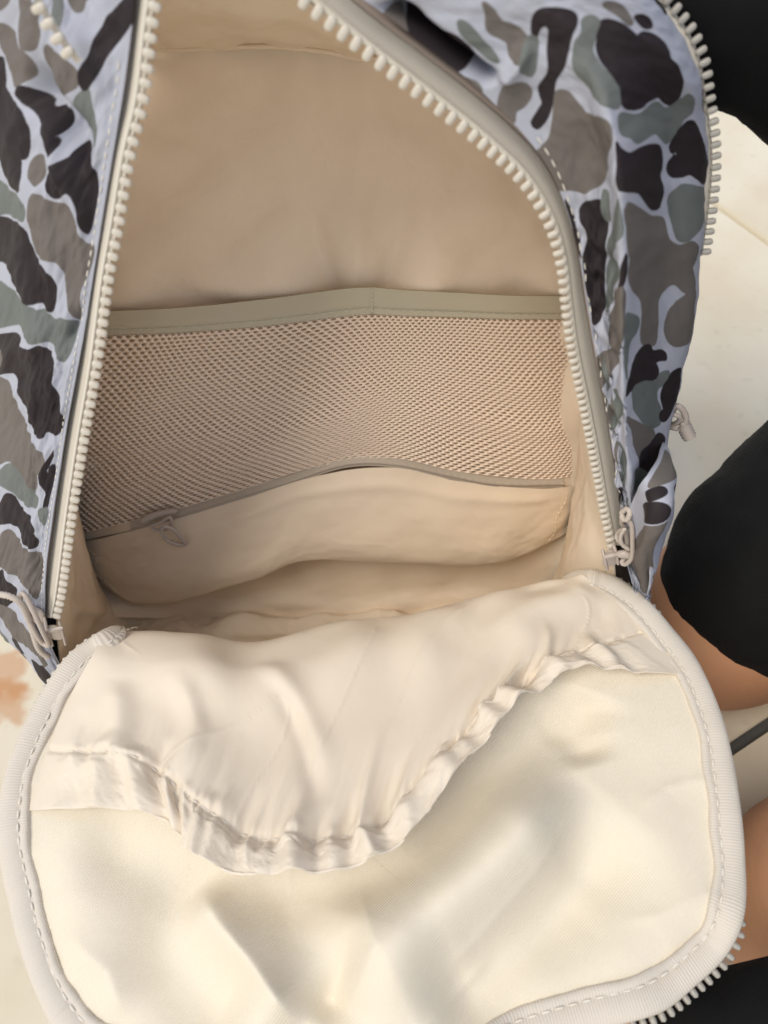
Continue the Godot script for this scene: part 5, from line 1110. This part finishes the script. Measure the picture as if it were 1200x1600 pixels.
# ------------------------------------------------------------------ zips
func teeth_row(p: Array, toward: Vector3, pitches: Array, m: Material, parent: Node3D, k := 1.0, size := 0.0048) -> void:
	var fine := even(p, 0.0004)
	var tooth := nugget(Vector3(size, 0.0028, 0.0028) * k, 0.62, 10, 6)
	var last := 0.0
	var run := 0.0
	for i in range(1, fine.size() - 1):
		run += fine[i].distance_to(fine[i - 1])
		var s := float(i) / fine.size() * (pitches.size() - 1)
		var pitch: float = lerpf(pitches[int(s)], pitches[mini(int(s) + 1, pitches.size() - 1)], s - int(s)) 
		if run - last < pitch: continue
		last = run
		var t := (fine[i + 1] - fine[i - 1]).normalized()
		var x := t.cross(FN).normalized()
		if x.dot(toward) < 0.0: x = -x
		var up := x.cross(t)
		if up.dot(FN) < 0.0: up = -up
		var g := pitch / 0.0042
		var o := add("tooth", tooth, m, parent)
		o.transform = Transform3D(Basis(x * lerpf(1.0, g, 0.5), up, x.cross(up) * g).rotated(up, 0.0), fine[i] + x * 0.0008 + up * 0.0012)


func tape(a: Array, b: Array, lift: float, parent: Node3D, called: String, m: Material = null) -> void:
	var ra := []
	var rb := []
	var rm := []
	for k in a.size():
		ra.append(a[k] - FN * 0.0006)
		rb.append(b[k])
		rm.append((a[k] + b[k]) * 0.5 + FN * lift)
	add(called, cloth(field([ra, rm, rb], 200, 8), 0.45, 0.012, 0.001), m if m else M.tape, parent)


func zippers() -> void:
	var a := [Vector3(-0.065, 0.4997, -0.2651), Vector3(-0.0712, 0.484, -0.2615), Vector3(-0.0783, 0.4632, -0.2567), Vector3(-0.0865, 0.4458, -0.2528), Vector3(-0.0959, 0.4222, -0.2474), Vector3(-0.1048, 0.4007, -0.2425), Vector3(-0.1179, 0.3653, -0.2344), Vector3(-0.1334, 0.327, -0.2257), Vector3(-0.1494, 0.286, -0.2164), Vector3(-0.1692, 0.233, -0.2043), Vector3(-0.1783, 0.212, -0.1995)]
	var b := [Vector3(-0.0733, 0.4967, -0.2736), Vector3(-0.0787, 0.4805, -0.2699), Vector3(-0.0868, 0.4589, -0.265), Vector3(-0.0954, 0.441, -0.2609), Vector3(-0.1059, 0.4166, -0.2554), Vector3(-0.115, 0.3944, -0.2503), Vector3(-0.1292, 0.3579, -0.242), Vector3(-0.1456, 0.3184, -0.233), Vector3(-0.1621, 0.2761, -0.2233), Vector3(-0.183, 0.2214, -0.2108), Vector3(-0.1909, 0.1996, -0.2059)]
	var z := fill("left_zip", bag)
	z.set_meta("label", "cream moulded tooth zip along the left edge")
	tape(a, b, 0.0015, z, "zip_tape")
	teeth_row(a, Vector3.RIGHT, [0.0043, 0.0045, 0.0049, 0.0053, 0.0056], M.tooth, z, 1.0, 0.0041)
	var c := []
	for k in a.size(): c.append(a[k].lerp(b[k], 0.30) + FN * 0.0015)
	add("zip_cord", tube(c, 0.0007, false, 0.0, 6, 0.003), M.thread, z)
	c = []
	for k in a.size(): c.append(b[k] + (b[k] - a[k]).normalized() * 0.0012 - FN * 0.001)
	add("piping", tube(c, 0.0012, false, 0.0, 6, 0.003), M.piping, z)
	a = [Vector3(-0.0392, 0.4981, -0.2719), Vector3(-0.0233, 0.4862, -0.2692), Vector3(-0.0121, 0.4782, -0.2673), Vector3(0, 0.4698, -0.2654), Vector3(0.0171, 0.4583, -0.2628), Vector3(0.0352, 0.4457, -0.2599), Vector3(0.05, 0.4336, -0.2572), Vector3(0.0612, 0.419, -0.2539), Vector3(0.0681, 0.4034, -0.2503), Vector3(0.0722, 0.3879, -0.2468), Vector3(0.0777, 0.3684, -0.2423), Vector3(0.0885, 0.3374, -0.2352), Vector3(0.0981, 0.3095, -0.2289), Vector3(0.1086, 0.2783, -0.2218), Vector3(0.1163, 0.2569, -0.2169)]
	b = [Vector3(-0.0304, 0.5008, -0.2735), Vector3(-0.0153, 0.4894, -0.2709), Vector3(-0.003, 0.4809, -0.269), Vector3(0.0103, 0.4726, -0.2671), Vector3(0.0271, 0.4617, -0.2646), Vector3(0.0437, 0.4497, -0.2619), Vector3(0.0562, 0.4382, -0.2592), Vector3(0.0669, 0.4219, -0.2555), Vector3(0.0737, 0.4052, -0.2517), Vector3(0.0793, 0.3872, -0.2476), Vector3(0.0865, 0.3661, -0.2428), Vector3(0.0972, 0.3365, -0.2361), Vector3(0.1065, 0.3085, -0.2297), Vector3(0.1162, 0.2772, -0.2225), Vector3(0.1223, 0.2557, -0.2176)]
	z = fill("right_zip", bag)
	z.set_meta("label", "cream moulded tooth zip along the right edge")
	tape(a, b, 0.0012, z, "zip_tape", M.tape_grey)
	c = []
	for k in a.size(): c.append(a[k].lerp(b[k], 0.16) + FN * 0.0006)
	add("zip_cord", tube(c, 0.0012, false, 0.0, 6, 0.003), M.tape, z)
	teeth_row(a, Vector3(-1, -0.3, 0.3), [0.0048, 0.0048, 0.0044, 0.0040, 0.0034, 0.0034, 0.0036, 0.0042], M.tooth, z)
	c = []
	for k in a.size(): c.append(b[k] + (b[k] - a[k]).normalized() * 0.0016 - FN * 0.001)
	add("piping", tube(c, 0.0016, false, 0.0, 6, 0.003), M.piping, z)
	a = [Vector3(0.0879, 0.4791, -0.3065), Vector3(0.097, 0.4726, -0.305), Vector3(0.1037, 0.4673, -0.3038), Vector3(0.1103, 0.4612, -0.3024), Vector3(0.1163, 0.4528, -0.3005), Vector3(0.1212, 0.4419, -0.2981), Vector3(0.127, 0.4287, -0.295), Vector3(0.1311, 0.4158, -0.2921), Vector3(0.1336, 0.4035, -0.2893), Vector3(0.1354, 0.3917, -0.2866), Vector3(0.1368, 0.3808, -0.2841)]
	z = fill("rear_zip", bag)
	z.set_meta("label", "tan zip of the rear compartment on the right edge")
	c = []
	for k in a.size(): c.append(a[k] + Vector3(-0.006, 0, 0) + FN * 0.003)
	tape(a, c, 0.0005, z, "zip_tape")
	teeth_row(a, Vector3(1, 0.2, 0), [0.0042], M.tooth_shaded, z, 0.9)  # rear teeth carry their shade in the colour
	a = [Vector3(-0.1103, 0.4986, -0.2638), Vector3(-0.1061, 0.4909, -0.262), Vector3(-0.1031, 0.4836, -0.2604), Vector3(-0.1003, 0.4778, -0.259), Vector3(-0.0971, 0.4726, -0.2579)]
	z = fill("front_pocket_zip", bag)
	z.set_meta("label", "pale zip of the outer front pocket")
	c = []
	for k in a.size(): c.append(a[k] + Vector3(0.0025, 0.001, 0))
	tape(a, c, 0.0005, z, "zip_tape")
	teeth_row(a, Vector3(1, 0.5, 0), [0.0042], M.tooth, z)


func sliders() -> void:
	# left slider with its long pull and cord
	var s := fill("left_slider", bag)
	s.set_meta("label", "taupe zip slider with a corded pull at the left end")
	add("rail", tube([Vector3(-0.1842, 0.2123, -0.1985), Vector3(-0.1841, 0.2047, -0.1942), Vector3(-0.1862, 0.1889, -0.1922)], 0.0009, false, 0, 6, 0.001), M.plastic, s)
	add("rail", tube([Vector3(-0.1771, 0.2092, -0.1978), Vector3(-0.1762, 0.2042, -0.1941), Vector3(-0.1784, 0.1901, -0.1924)], 0.0009, false, 0, 6, 0.001), M.plastic, s)
	add("crossbar", tube([Vector3(-0.1873, 0.2028, -0.1933), Vector3(-0.181, 0.2069, -0.1932), Vector3(-0.1748, 0.2076, -0.1944)], 0.0016, false, 0, 8, 0.001, 0.6), M.plastic, s)
	add("slider_plate", nugget(Vector3(0.008, 0.002, 0.013), 0.6, 14, 8), M.plastic, s).transform = Transform3D(Basis(Vector3(1, 0, 0), FN, Vector3.RIGHT.cross(FN)), Vector3(-0.1859, 0.1911, -0.1998))
	add("pull_ring", tube([Vector3(-0.1919, 0.2294, -0.2024), Vector3(-0.1874, 0.2339, -0.2004), Vector3(-0.1846, 0.2251, -0.1953), Vector3(-0.1838, 0.2111, -0.1911), Vector3(-0.1857, 0.1955, -0.1906), Vector3(-0.1895, 0.1901, -0.1924), Vector3(-0.1924, 0.193, -0.1941), Vector3(-0.1939, 0.2078, -0.1985), Vector3(-0.194, 0.2207, -0.2015)], 0.0014, true, 0, 8), M.plastic, s)
	add("pull_disc", nugget(Vector3(0.009, 0.003, 0.014), 0.8, 12, 6), M.plastic, s).transform = Transform3D(Basis(Vector3(0.93, -0.2008, 0.2867), FN, Vector3(0.93, -0.2008, 0.2867).cross(FN)).orthonormalized(), Vector3(-0.1891, 0.2106, -0.2002))
	add("cord", tube([Vector3(-0.2111, 0.2333, -0.2033), Vector3(-0.2008, 0.2357, -0.1997), Vector3(-0.1934, 0.2364, -0.1979), Vector3(-0.1897, 0.2292, -0.1972), Vector3(-0.1947, 0.2037, -0.1986), Vector3(-0.1959, 0.1849, -0.1933), Vector3(-0.1927, 0.1757, -0.1912)], 0.0017, false, 0.00025, 8, 0.0005), M.cord, s)
	s = fill("right_slider", bag)
	s.set_meta("label", "taupe zip slider with a looped pull at the right end")
	add("rail", tube([Vector3(0.1091, 0.2616, -0.2108), Vector3(0.1103, 0.2588, -0.2065), Vector3(0.1141, 0.248, -0.2067)], 0.0009, false, 0, 6, 0.001), M.plastic, s)
	add("rail", tube([Vector3(0.1134, 0.2663, -0.2108), Vector3(0.1154, 0.2623, -0.2074), Vector3(0.1184, 0.2533, -0.2068)], 0.0009, false, 0, 6, 0.001), M.plastic, s)
	add("crossbar", tube([Vector3(0.1095, 0.2607, -0.2065), Vector3(0.1127, 0.2632, -0.206), Vector3(0.1161, 0.2629, -0.207)], 0.0016, false, 0, 8, 0.001, 0.6), M.plastic, s)
	add("slider_plate", nugget(Vector3(0.008, 0.002, 0.012), 0.6, 14, 8), M.plastic, s).transform = Transform3D(Basis(Vector3.RIGHT, FN, Vector3.RIGHT.cross(FN)), Vector3(0.1165, 0.2493, -0.2131))
	add("pull_tab", tube([Vector3(0.116, 0.2631, -0.2065), Vector3(0.1181, 0.2653, -0.2055), Vector3(0.1211, 0.2644, -0.2053)], 0.0026, false, 0, 8, 0.001, 0.7), M.plastic, s)
	add("pull_ring", tube([Vector3(0.1134, 0.2857, -0.2132), Vector3(0.1152, 0.2879, -0.2106), Vector3(0.1174, 0.285, -0.2089), Vector3(0.1194, 0.2767, -0.206), Vector3(0.1211, 0.2683, -0.2036), Vector3(0.121, 0.2634, -0.203), Vector3(0.1199, 0.2583, -0.2039), Vector3(0.1184, 0.2588, -0.205), Vector3(0.12, 0.2611, -0.2066), Vector3(0.12, 0.2665, -0.2088), Vector3(0.1175, 0.276, -0.212), Vector3(0.1146, 0.2809, -0.2131)], 0.0012, true, 0, 8), M.plastic, s)
	add("cord", tube([Vector3(0.114, 0.2845, -0.2078), Vector3(0.1136, 0.2784, -0.2074), Vector3(0.1153, 0.2734, -0.2063), Vector3(0.1191, 0.27, -0.2055), Vector3(0.1178, 0.2678, -0.2091), Vector3(0.1142, 0.2709, -0.2109), Vector3(0.1139, 0.2751, -0.2118)], 0.0010, true, 0.00025, 8, 0.0005), M.cord, s)
	add("cord", tube([Vector3(0.1127, 0.2893, -0.214), Vector3(0.1139, 0.2935, -0.2129), Vector3(0.1148, 0.293, -0.2108), Vector3(0.1144, 0.289, -0.2099), Vector3(0.113, 0.2876, -0.2116)], 0.0013, true, 0.0002, 8, 0.0005), M.cord, s)
	# ring and ribbed toggle of the rear compartment's zip
	s = fill("rear_pull", bag)
	s.set_meta("label", "ring pull with a ribbed toggle on the right outer edge")
	add("pull_ring", tube([Vector3(0.1447, 0.3014, -0.2681), Vector3(0.1451, 0.3055, -0.2669), Vector3(0.1486, 0.3029, -0.2663), Vector3(0.1515, 0.2979, -0.2652), Vector3(0.1513, 0.2937, -0.2643), Vector3(0.1485, 0.2922, -0.2639), Vector3(0.1463, 0.29, -0.2675), Vector3(0.1456, 0.2932, -0.2703)], 0.0016, true, 0, 8), M.plastic, s)
	add("link", tube([Vector3(0.1431, 0.2939, -0.2684), Vector3(0.1441, 0.3011, -0.2649), Vector3(0.1477, 0.2996, -0.2646), Vector3(0.1481, 0.2947, -0.2655), Vector3(0.1461, 0.2885, -0.2692)], 0.0013, true, 0, 6), M.plastic, s)
	add("toggle", tube([Vector3(0.1507, 0.2949, -0.2645), Vector3(0.1534, 0.2911, -0.2626), Vector3(0.1557, 0.2878, -0.2609)], 0.0033, false, 0.00045, 12, 0.00045), M.plastic, s)


# ------------------------------------------------------------------ the person
func nets(bones: Array, k: float, cell: float, infl := 0.0, rough := 0.0) -> Dictionary:
	var lo := Vector3.ONE * 1e9
	var hi := -lo
	for b in bones:
		var r: float = maxf(b[2], b[3]) + infl + k + 2.0 * cell
		lo = lo.min((b[0] as Vector3).min(b[1]) - Vector3.ONE * r)
		hi = hi.max((b[0] as Vector3).max(b[1]) + Vector3.ONE * r)
	var nx := int((hi.x - lo.x) / cell) + 2
	var ny := int((hi.y - lo.y) / cell) + 2
	var nzz := int((hi.z - lo.z) / cell) + 2
	var d := PackedFloat32Array()
	d.resize(nx * ny * nzz)
	d.fill(1.0)
	for b in bones:
		var a: Vector3 = b[0]
		var ab: Vector3 = b[1] - a
		var l2 := maxf(ab.length_squared(), 1e-9)
		var r: float = maxf(b[2], b[3]) + infl + k + 2.0 * cell
		var p0 := ((a.min(b[1]) - Vector3.ONE * r - lo) / cell).floor().max(Vector3.ZERO)
		var p1 := ((a.max(b[1]) + Vector3.ONE * r - lo) / cell).ceil().min(Vector3(nx - 1, ny - 1, nzz - 1))
		for z in range(int(p0.z), int(p1.z) + 1):
			for y in range(int(p0.y), int(p1.y) + 1):
				for x in range(int(p0.x), int(p1.x) + 1):
					var p := lo + Vector3(x, y, z) * cell
					var t := clampf((p - a).dot(ab) / l2, 0.0, 1.0)
					var e := (p - a - ab * t).length() - lerpf(b[2], b[3], t) - infl
					var i := (z * ny + y) * nx + x
					var o := d[i]
					if absf(o - e) < k:
						var hh := 0.5 + 0.5 * (e - o) / k
						d[i] = lerpf(e, o, hh) - k * hh * (1.0 - hh)
					else:
						d[i] = minf(o, e)
	if rough > 0.0:
		for z in nzz:
			for y in ny:
				for x in nx:
					var i := (z * ny + y) * nx + x
					if d[i] < 0.03: d[i] += rough * (nz.get_noise_3d(x * cell * 16.0, y * cell * 16.0, z * cell * 16.0) + 0.5 * nz.get_noise_3d(x * cell * 40.0, y * cell * 40.0, z * cell * 40.0))
	var v := PackedVector3Array()
	var n := PackedVector3Array()
	var uv := PackedVector2Array()
	var idx := PackedInt32Array()
	var id := {}
	var row := nx
	var lay := nx * ny
	var corner := [0, 1, row, row + 1, lay, lay + 1, lay + row, lay + row + 1]
	var cp := [Vector3(0, 0, 0), Vector3(1, 0, 0), Vector3(0, 1, 0), Vector3(1, 1, 0), Vector3(0, 0, 1), Vector3(1, 0, 1), Vector3(0, 1, 1), Vector3(1, 1, 1)]
	var pairs := [[0, 1], [2, 3], [4, 5], [6, 7], [0, 2], [1, 3], [4, 6], [5, 7], [0, 4], [1, 5], [2, 6], [3, 7]]
	for z in nzz - 1:
		for y in ny - 1:
			for x in nx - 1:
				var i := (z * ny + y) * nx + x
				var s := 0
				for q in 8:
					if d[i + corner[q]] < 0.0: s += 1
				if s == 0 or s == 8: continue
				var sum := Vector3.ZERO
				var c := 0
				for pr in pairs:
					var da := d[i + corner[pr[0]]]
					var db := d[i + corner[pr[1]]]
					if (da < 0.0) != (db < 0.0):
						sum += (cp[pr[0]] as Vector3).lerp(cp[pr[1]], da / (da - db))
						c += 1
				var f := sum / c
				id[i] = v.size()
				v.append(lo + (Vector3(x, y, z) + f) * cell)
				var g := Vector3.ZERO
				for q in 8:
					var w: Vector3 = cp[q]
					g += (w * 2.0 - Vector3.ONE) * d[i + corner[q]]
				n.append(g.normalized())
				uv.append(Vector2(x, y) * cell)
	for i in id:
		for ax in 3:
			var st: int = [1, row, lay][ax]
			var o1: int = [row, lay, 1][ax]
			var o2: int = [lay, 1, row][ax]
			if (d[i] < 0.0) == (d[i + st] < 0.0): continue
			if not (id.has(i - o1) and id.has(i - o2) and id.has(i - o1 - o2)): continue
			var q := [id[i], id[i - o1], id[i - o1 - o2], id[i - o2]]
			tri(v, n, idx, q[0], q[1], q[2])
			tri(v, n, idx, q[0], q[2], q[3])
	return {"v": v, "n": n, "uv": uv, "i": idx}


func join(list: Array) -> ArrayMesh:
	var v := PackedVector3Array()
	var n := PackedVector3Array()
	var uv := PackedVector2Array()
	var idx := PackedInt32Array()
	for m in list:
		var b := v.size()
		v.append_array(m.v); n.append_array(m.n); uv.append_array(m.uv)
		for k in m.i: idx.append(k + b)
	return commit(v, n, uv, idx)


func hand(wrist: Vector3, ahead: Vector3, palm_up: Vector3, thumb_side: float) -> Array:
	# bones of a hand that is half closed: palm, four fingers of three joints, thumb
	var f := ahead.normalized()
	var s := f.cross(palm_up).normalized() * thumb_side
	var u := s.cross(f).normalized() * thumb_side
	var r := []
	for k in 4:
		var o := (1.5 - k) * 0.0185
		var base := wrist + f * (0.082 - 0.004 * absf(k - 1.2)) + s * o
		r.append([wrist + f * 0.012 + s * o * 0.55, base, 0.0135, 0.0105])
		var l: float = [0.040, 0.045, 0.042, 0.032][k]
		var p1 := base + (f * 0.97 + u * 0.25) * l
		var p2 := p1 + (f * 0.9 + u * 0.45) * l * 0.68
		var p3 := p2 + (f * 0.75 + u * 0.65) * l * 0.5
		r.append([base, p1, 0.0095, 0.0085])
		r.append([p1, p2, 0.0085, 0.0078])
		r.append([p2, p3, 0.0078, 0.0068])
	var t0 := wrist + f * 0.022 + s * 0.022
	var t1 := t0 + (s * 0.75 + f * 0.6 + u * 0.25).normalized() * 0.040
	var t2 := t1 + (f * 0.8 + u * 0.5 + s * 0.1).normalized() * 0.030
	r.append([t0, t1, 0.014, 0.011])
	r.append([t1, t2, 0.0105, 0.0085])
	return r


func person() -> void:
	var p := fill("person", self)
	p.set_meta("label", "person kneeling at the right in black shorts and black sleeves, holding the bag open")
	p.set_meta("category", "person")
	var knee1: Vector3 = Vector3(0.2523, 0.0518, -0.2703)
	var knee2: Vector3 = Vector3(0.2685, 0.051, -0.0774)
	var hip1 := Vector3(0.64, 0.21, -0.30)
	var hip2 := Vector3(0.64, 0.21, -0.12)
	var waist := Vector3(0.62, 0.34, -0.21)
	var chest := Vector3(0.57, 0.56, -0.21)
	var neck := Vector3(0.54, 0.71, -0.21)
	var head := Vector3(0.50, 0.83, -0.20)
	var sh1 := Vector3(0.56, 0.64, -0.37)
	var sh2 := Vector3(0.56, 0.64, -0.05)
	var el1: Vector3 = Vector3(0.225, 0.433, -0.344)
	var wr1: Vector3 = Vector3(0.1193, 0.4715, -0.3466)
	var el2: Vector3 = Vector3(0.2572, 0.1956, -0.005)
	var wr2: Vector3 = Vector3(0.1407, 0.1485, 0.0013)
	var up := Vector3(0, 0.055, 0)
	var heel1 := Vector3(0.66, 0.055, -0.33)
	var heel2 := Vector3(0.66, 0.055, -0.09)
	var body := [
		[knee1, knee1 + up * 0.6, 0.053, 0.056], [knee1 + up * 0.7, hip1, 0.058, 0.085],
		[knee1, heel1, 0.050, 0.034], [heel1, heel1 + Vector3(0.12, -0.02, 0), 0.032, 0.024],
		[knee2, knee2 + up * 0.6, 0.056, 0.058], [knee2 + up * 0.7, hip2, 0.060, 0.085],
		[knee2, heel2, 0.050, 0.034], [heel2, heel2 + Vector3(0.12, -0.02, 0), 0.032, 0.024],
		[hip1, hip2, 0.095, 0.095], [Vector3(0.64, 0.24, -0.21), waist, 0.12, 0.11], [waist, chest, 0.11, 0.13],
		[sh1, sh2, 0.055, 0.055], [chest, neck, 0.09, 0.055], [neck, head - Vector3(0.0, 0.03, 0), 0.05, 0.055],
		[sh1, el1, 0.045, 0.036], [el1, wr1, 0.034, 0.026], [sh2, el2, 0.045, 0.036], [el2, wr2, 0.034, 0.026]]
	var skull := [[head + Vector3(0.03, 0.03, 0), head + Vector3(0.0, 0.02, 0), 0.088, 0.08], [head + Vector3(-0.03, -0.03, 0), head + Vector3(-0.045, -0.075, 0), 0.06, 0.035],
		[head + Vector3(-0.085, 0.0, 0), head + Vector3(-0.108, -0.03, 0), 0.009, 0.012], [head + Vector3(-0.078, -0.055, 0.018), head + Vector3(-0.078, -0.055, -0.018), 0.008, 0.008],
		[head + Vector3(-0.078, 0.012, 0.03), head + Vector3(-0.078, 0.012, 0.032), 0.012, 0.012], [head + Vector3(-0.078, 0.012, -0.03), head + Vector3(-0.078, 0.012, -0.032), 0.012, 0.012],
		[head + Vector3(0.0, -0.02, 0.078), head + Vector3(0.01, 0.02, 0.084), 0.012, 0.014], [head + Vector3(0.0, -0.02, -0.078), head + Vector3(0.01, 0.02, -0.084), 0.012, 0.014]]
	var h2 := hand(wr2, Vector3(-1, -0.0696, -0.1098), Vector3(0, 0.9912, 0.3278), 1.0)
	var h1 := hand(wr1, Vector3(-0.8, 0.2049, -0.4669), Vector3(0.3, -0.7044, -0.7374), -1.0)
	add("body", join([nets(body, 0.03, 0.012), nets(skull, 0.02, 0.005), nets(h2, 0.006, 0.0032), nets(h1, 0.006, 0.0032)]), M.skin, p)
	var cuff := (wr2 - el2).normalized()
	var sleeve2 := [[sh2, el2, 0.050, 0.042], [el2, wr2 - cuff * 0.006, 0.042, 0.034]]
	var sleeve1 := [[sh1, el1, 0.052, 0.046], [el1, wr1, 0.045, 0.036]]
	var shirt := [[waist - Vector3(0, 0.06, 0), chest, 0.125, 0.14], [sh1, sh2, 0.065, 0.065], [chest, neck - Vector3(0, 0.03, 0), 0.10, 0.062]]
	shirt.append_array(sleeve1)
	shirt.append_array(sleeve2)
	add("black_top", join([nets(shirt, 0.02, 0.008, 0.004, 0.0035)]), M.black_cloth, p)
	var cap1 := knee1 + Vector3(0.012, 0.075, -0.004)
	var cap2 := knee2 + Vector3(0.06, 0.075, 0.0)
	var shorts := [[cap1, hip1, 0.070, 0.100], [cap1 + Vector3(0.03, 0.03, -0.02), cap1 + Vector3(0.14, 0.115, -0.155), 0.058, 0.09], [cap2, hip2, 0.072, 0.100], [hip1, hip2, 0.11, 0.11], [Vector3(0.64, 0.25, -0.21), waist, 0.13, 0.12]]
	add("shorts", join([nets(shorts, 0.06, 0.007, 0.0, 0.003)]), M.black_shorts, p)
	# a narrow red print on the hip side of the shorts
	var pa := cap1 + Vector3(0.03, 0.03, -0.02)
	var pb := cap1 + Vector3(0.14, 0.10, -0.14)
	var pc := pa.lerp(pb, 0.10)
	var side := (pb - pa).cross(pc - EYE).normalized()
	if side.x > 0.0: side = -side
	var red := add("print", nugget(Vector3(0.008, 0.005, 0.020), 0.8, 12, 6), M.red_print, p)
	red.transform = Transform3D(Basis((pc - EYE).normalized(), side, (pc - EYE).normalized().cross(side)).orthonormalized(), pc + side * 0.0690)
	var hair := [[head + Vector3(0.035, 0.045, 0), head + Vector3(0.0, 0.045, 0), 0.092, 0.086], [head + Vector3(0.06, 0.0, 0), head + Vector3(0.05, -0.04, 0), 0.07, 0.06]]
	add("hair", join([nets(hair, 0.02, 0.006, 0.0, 0.003)]), M.hair, p)
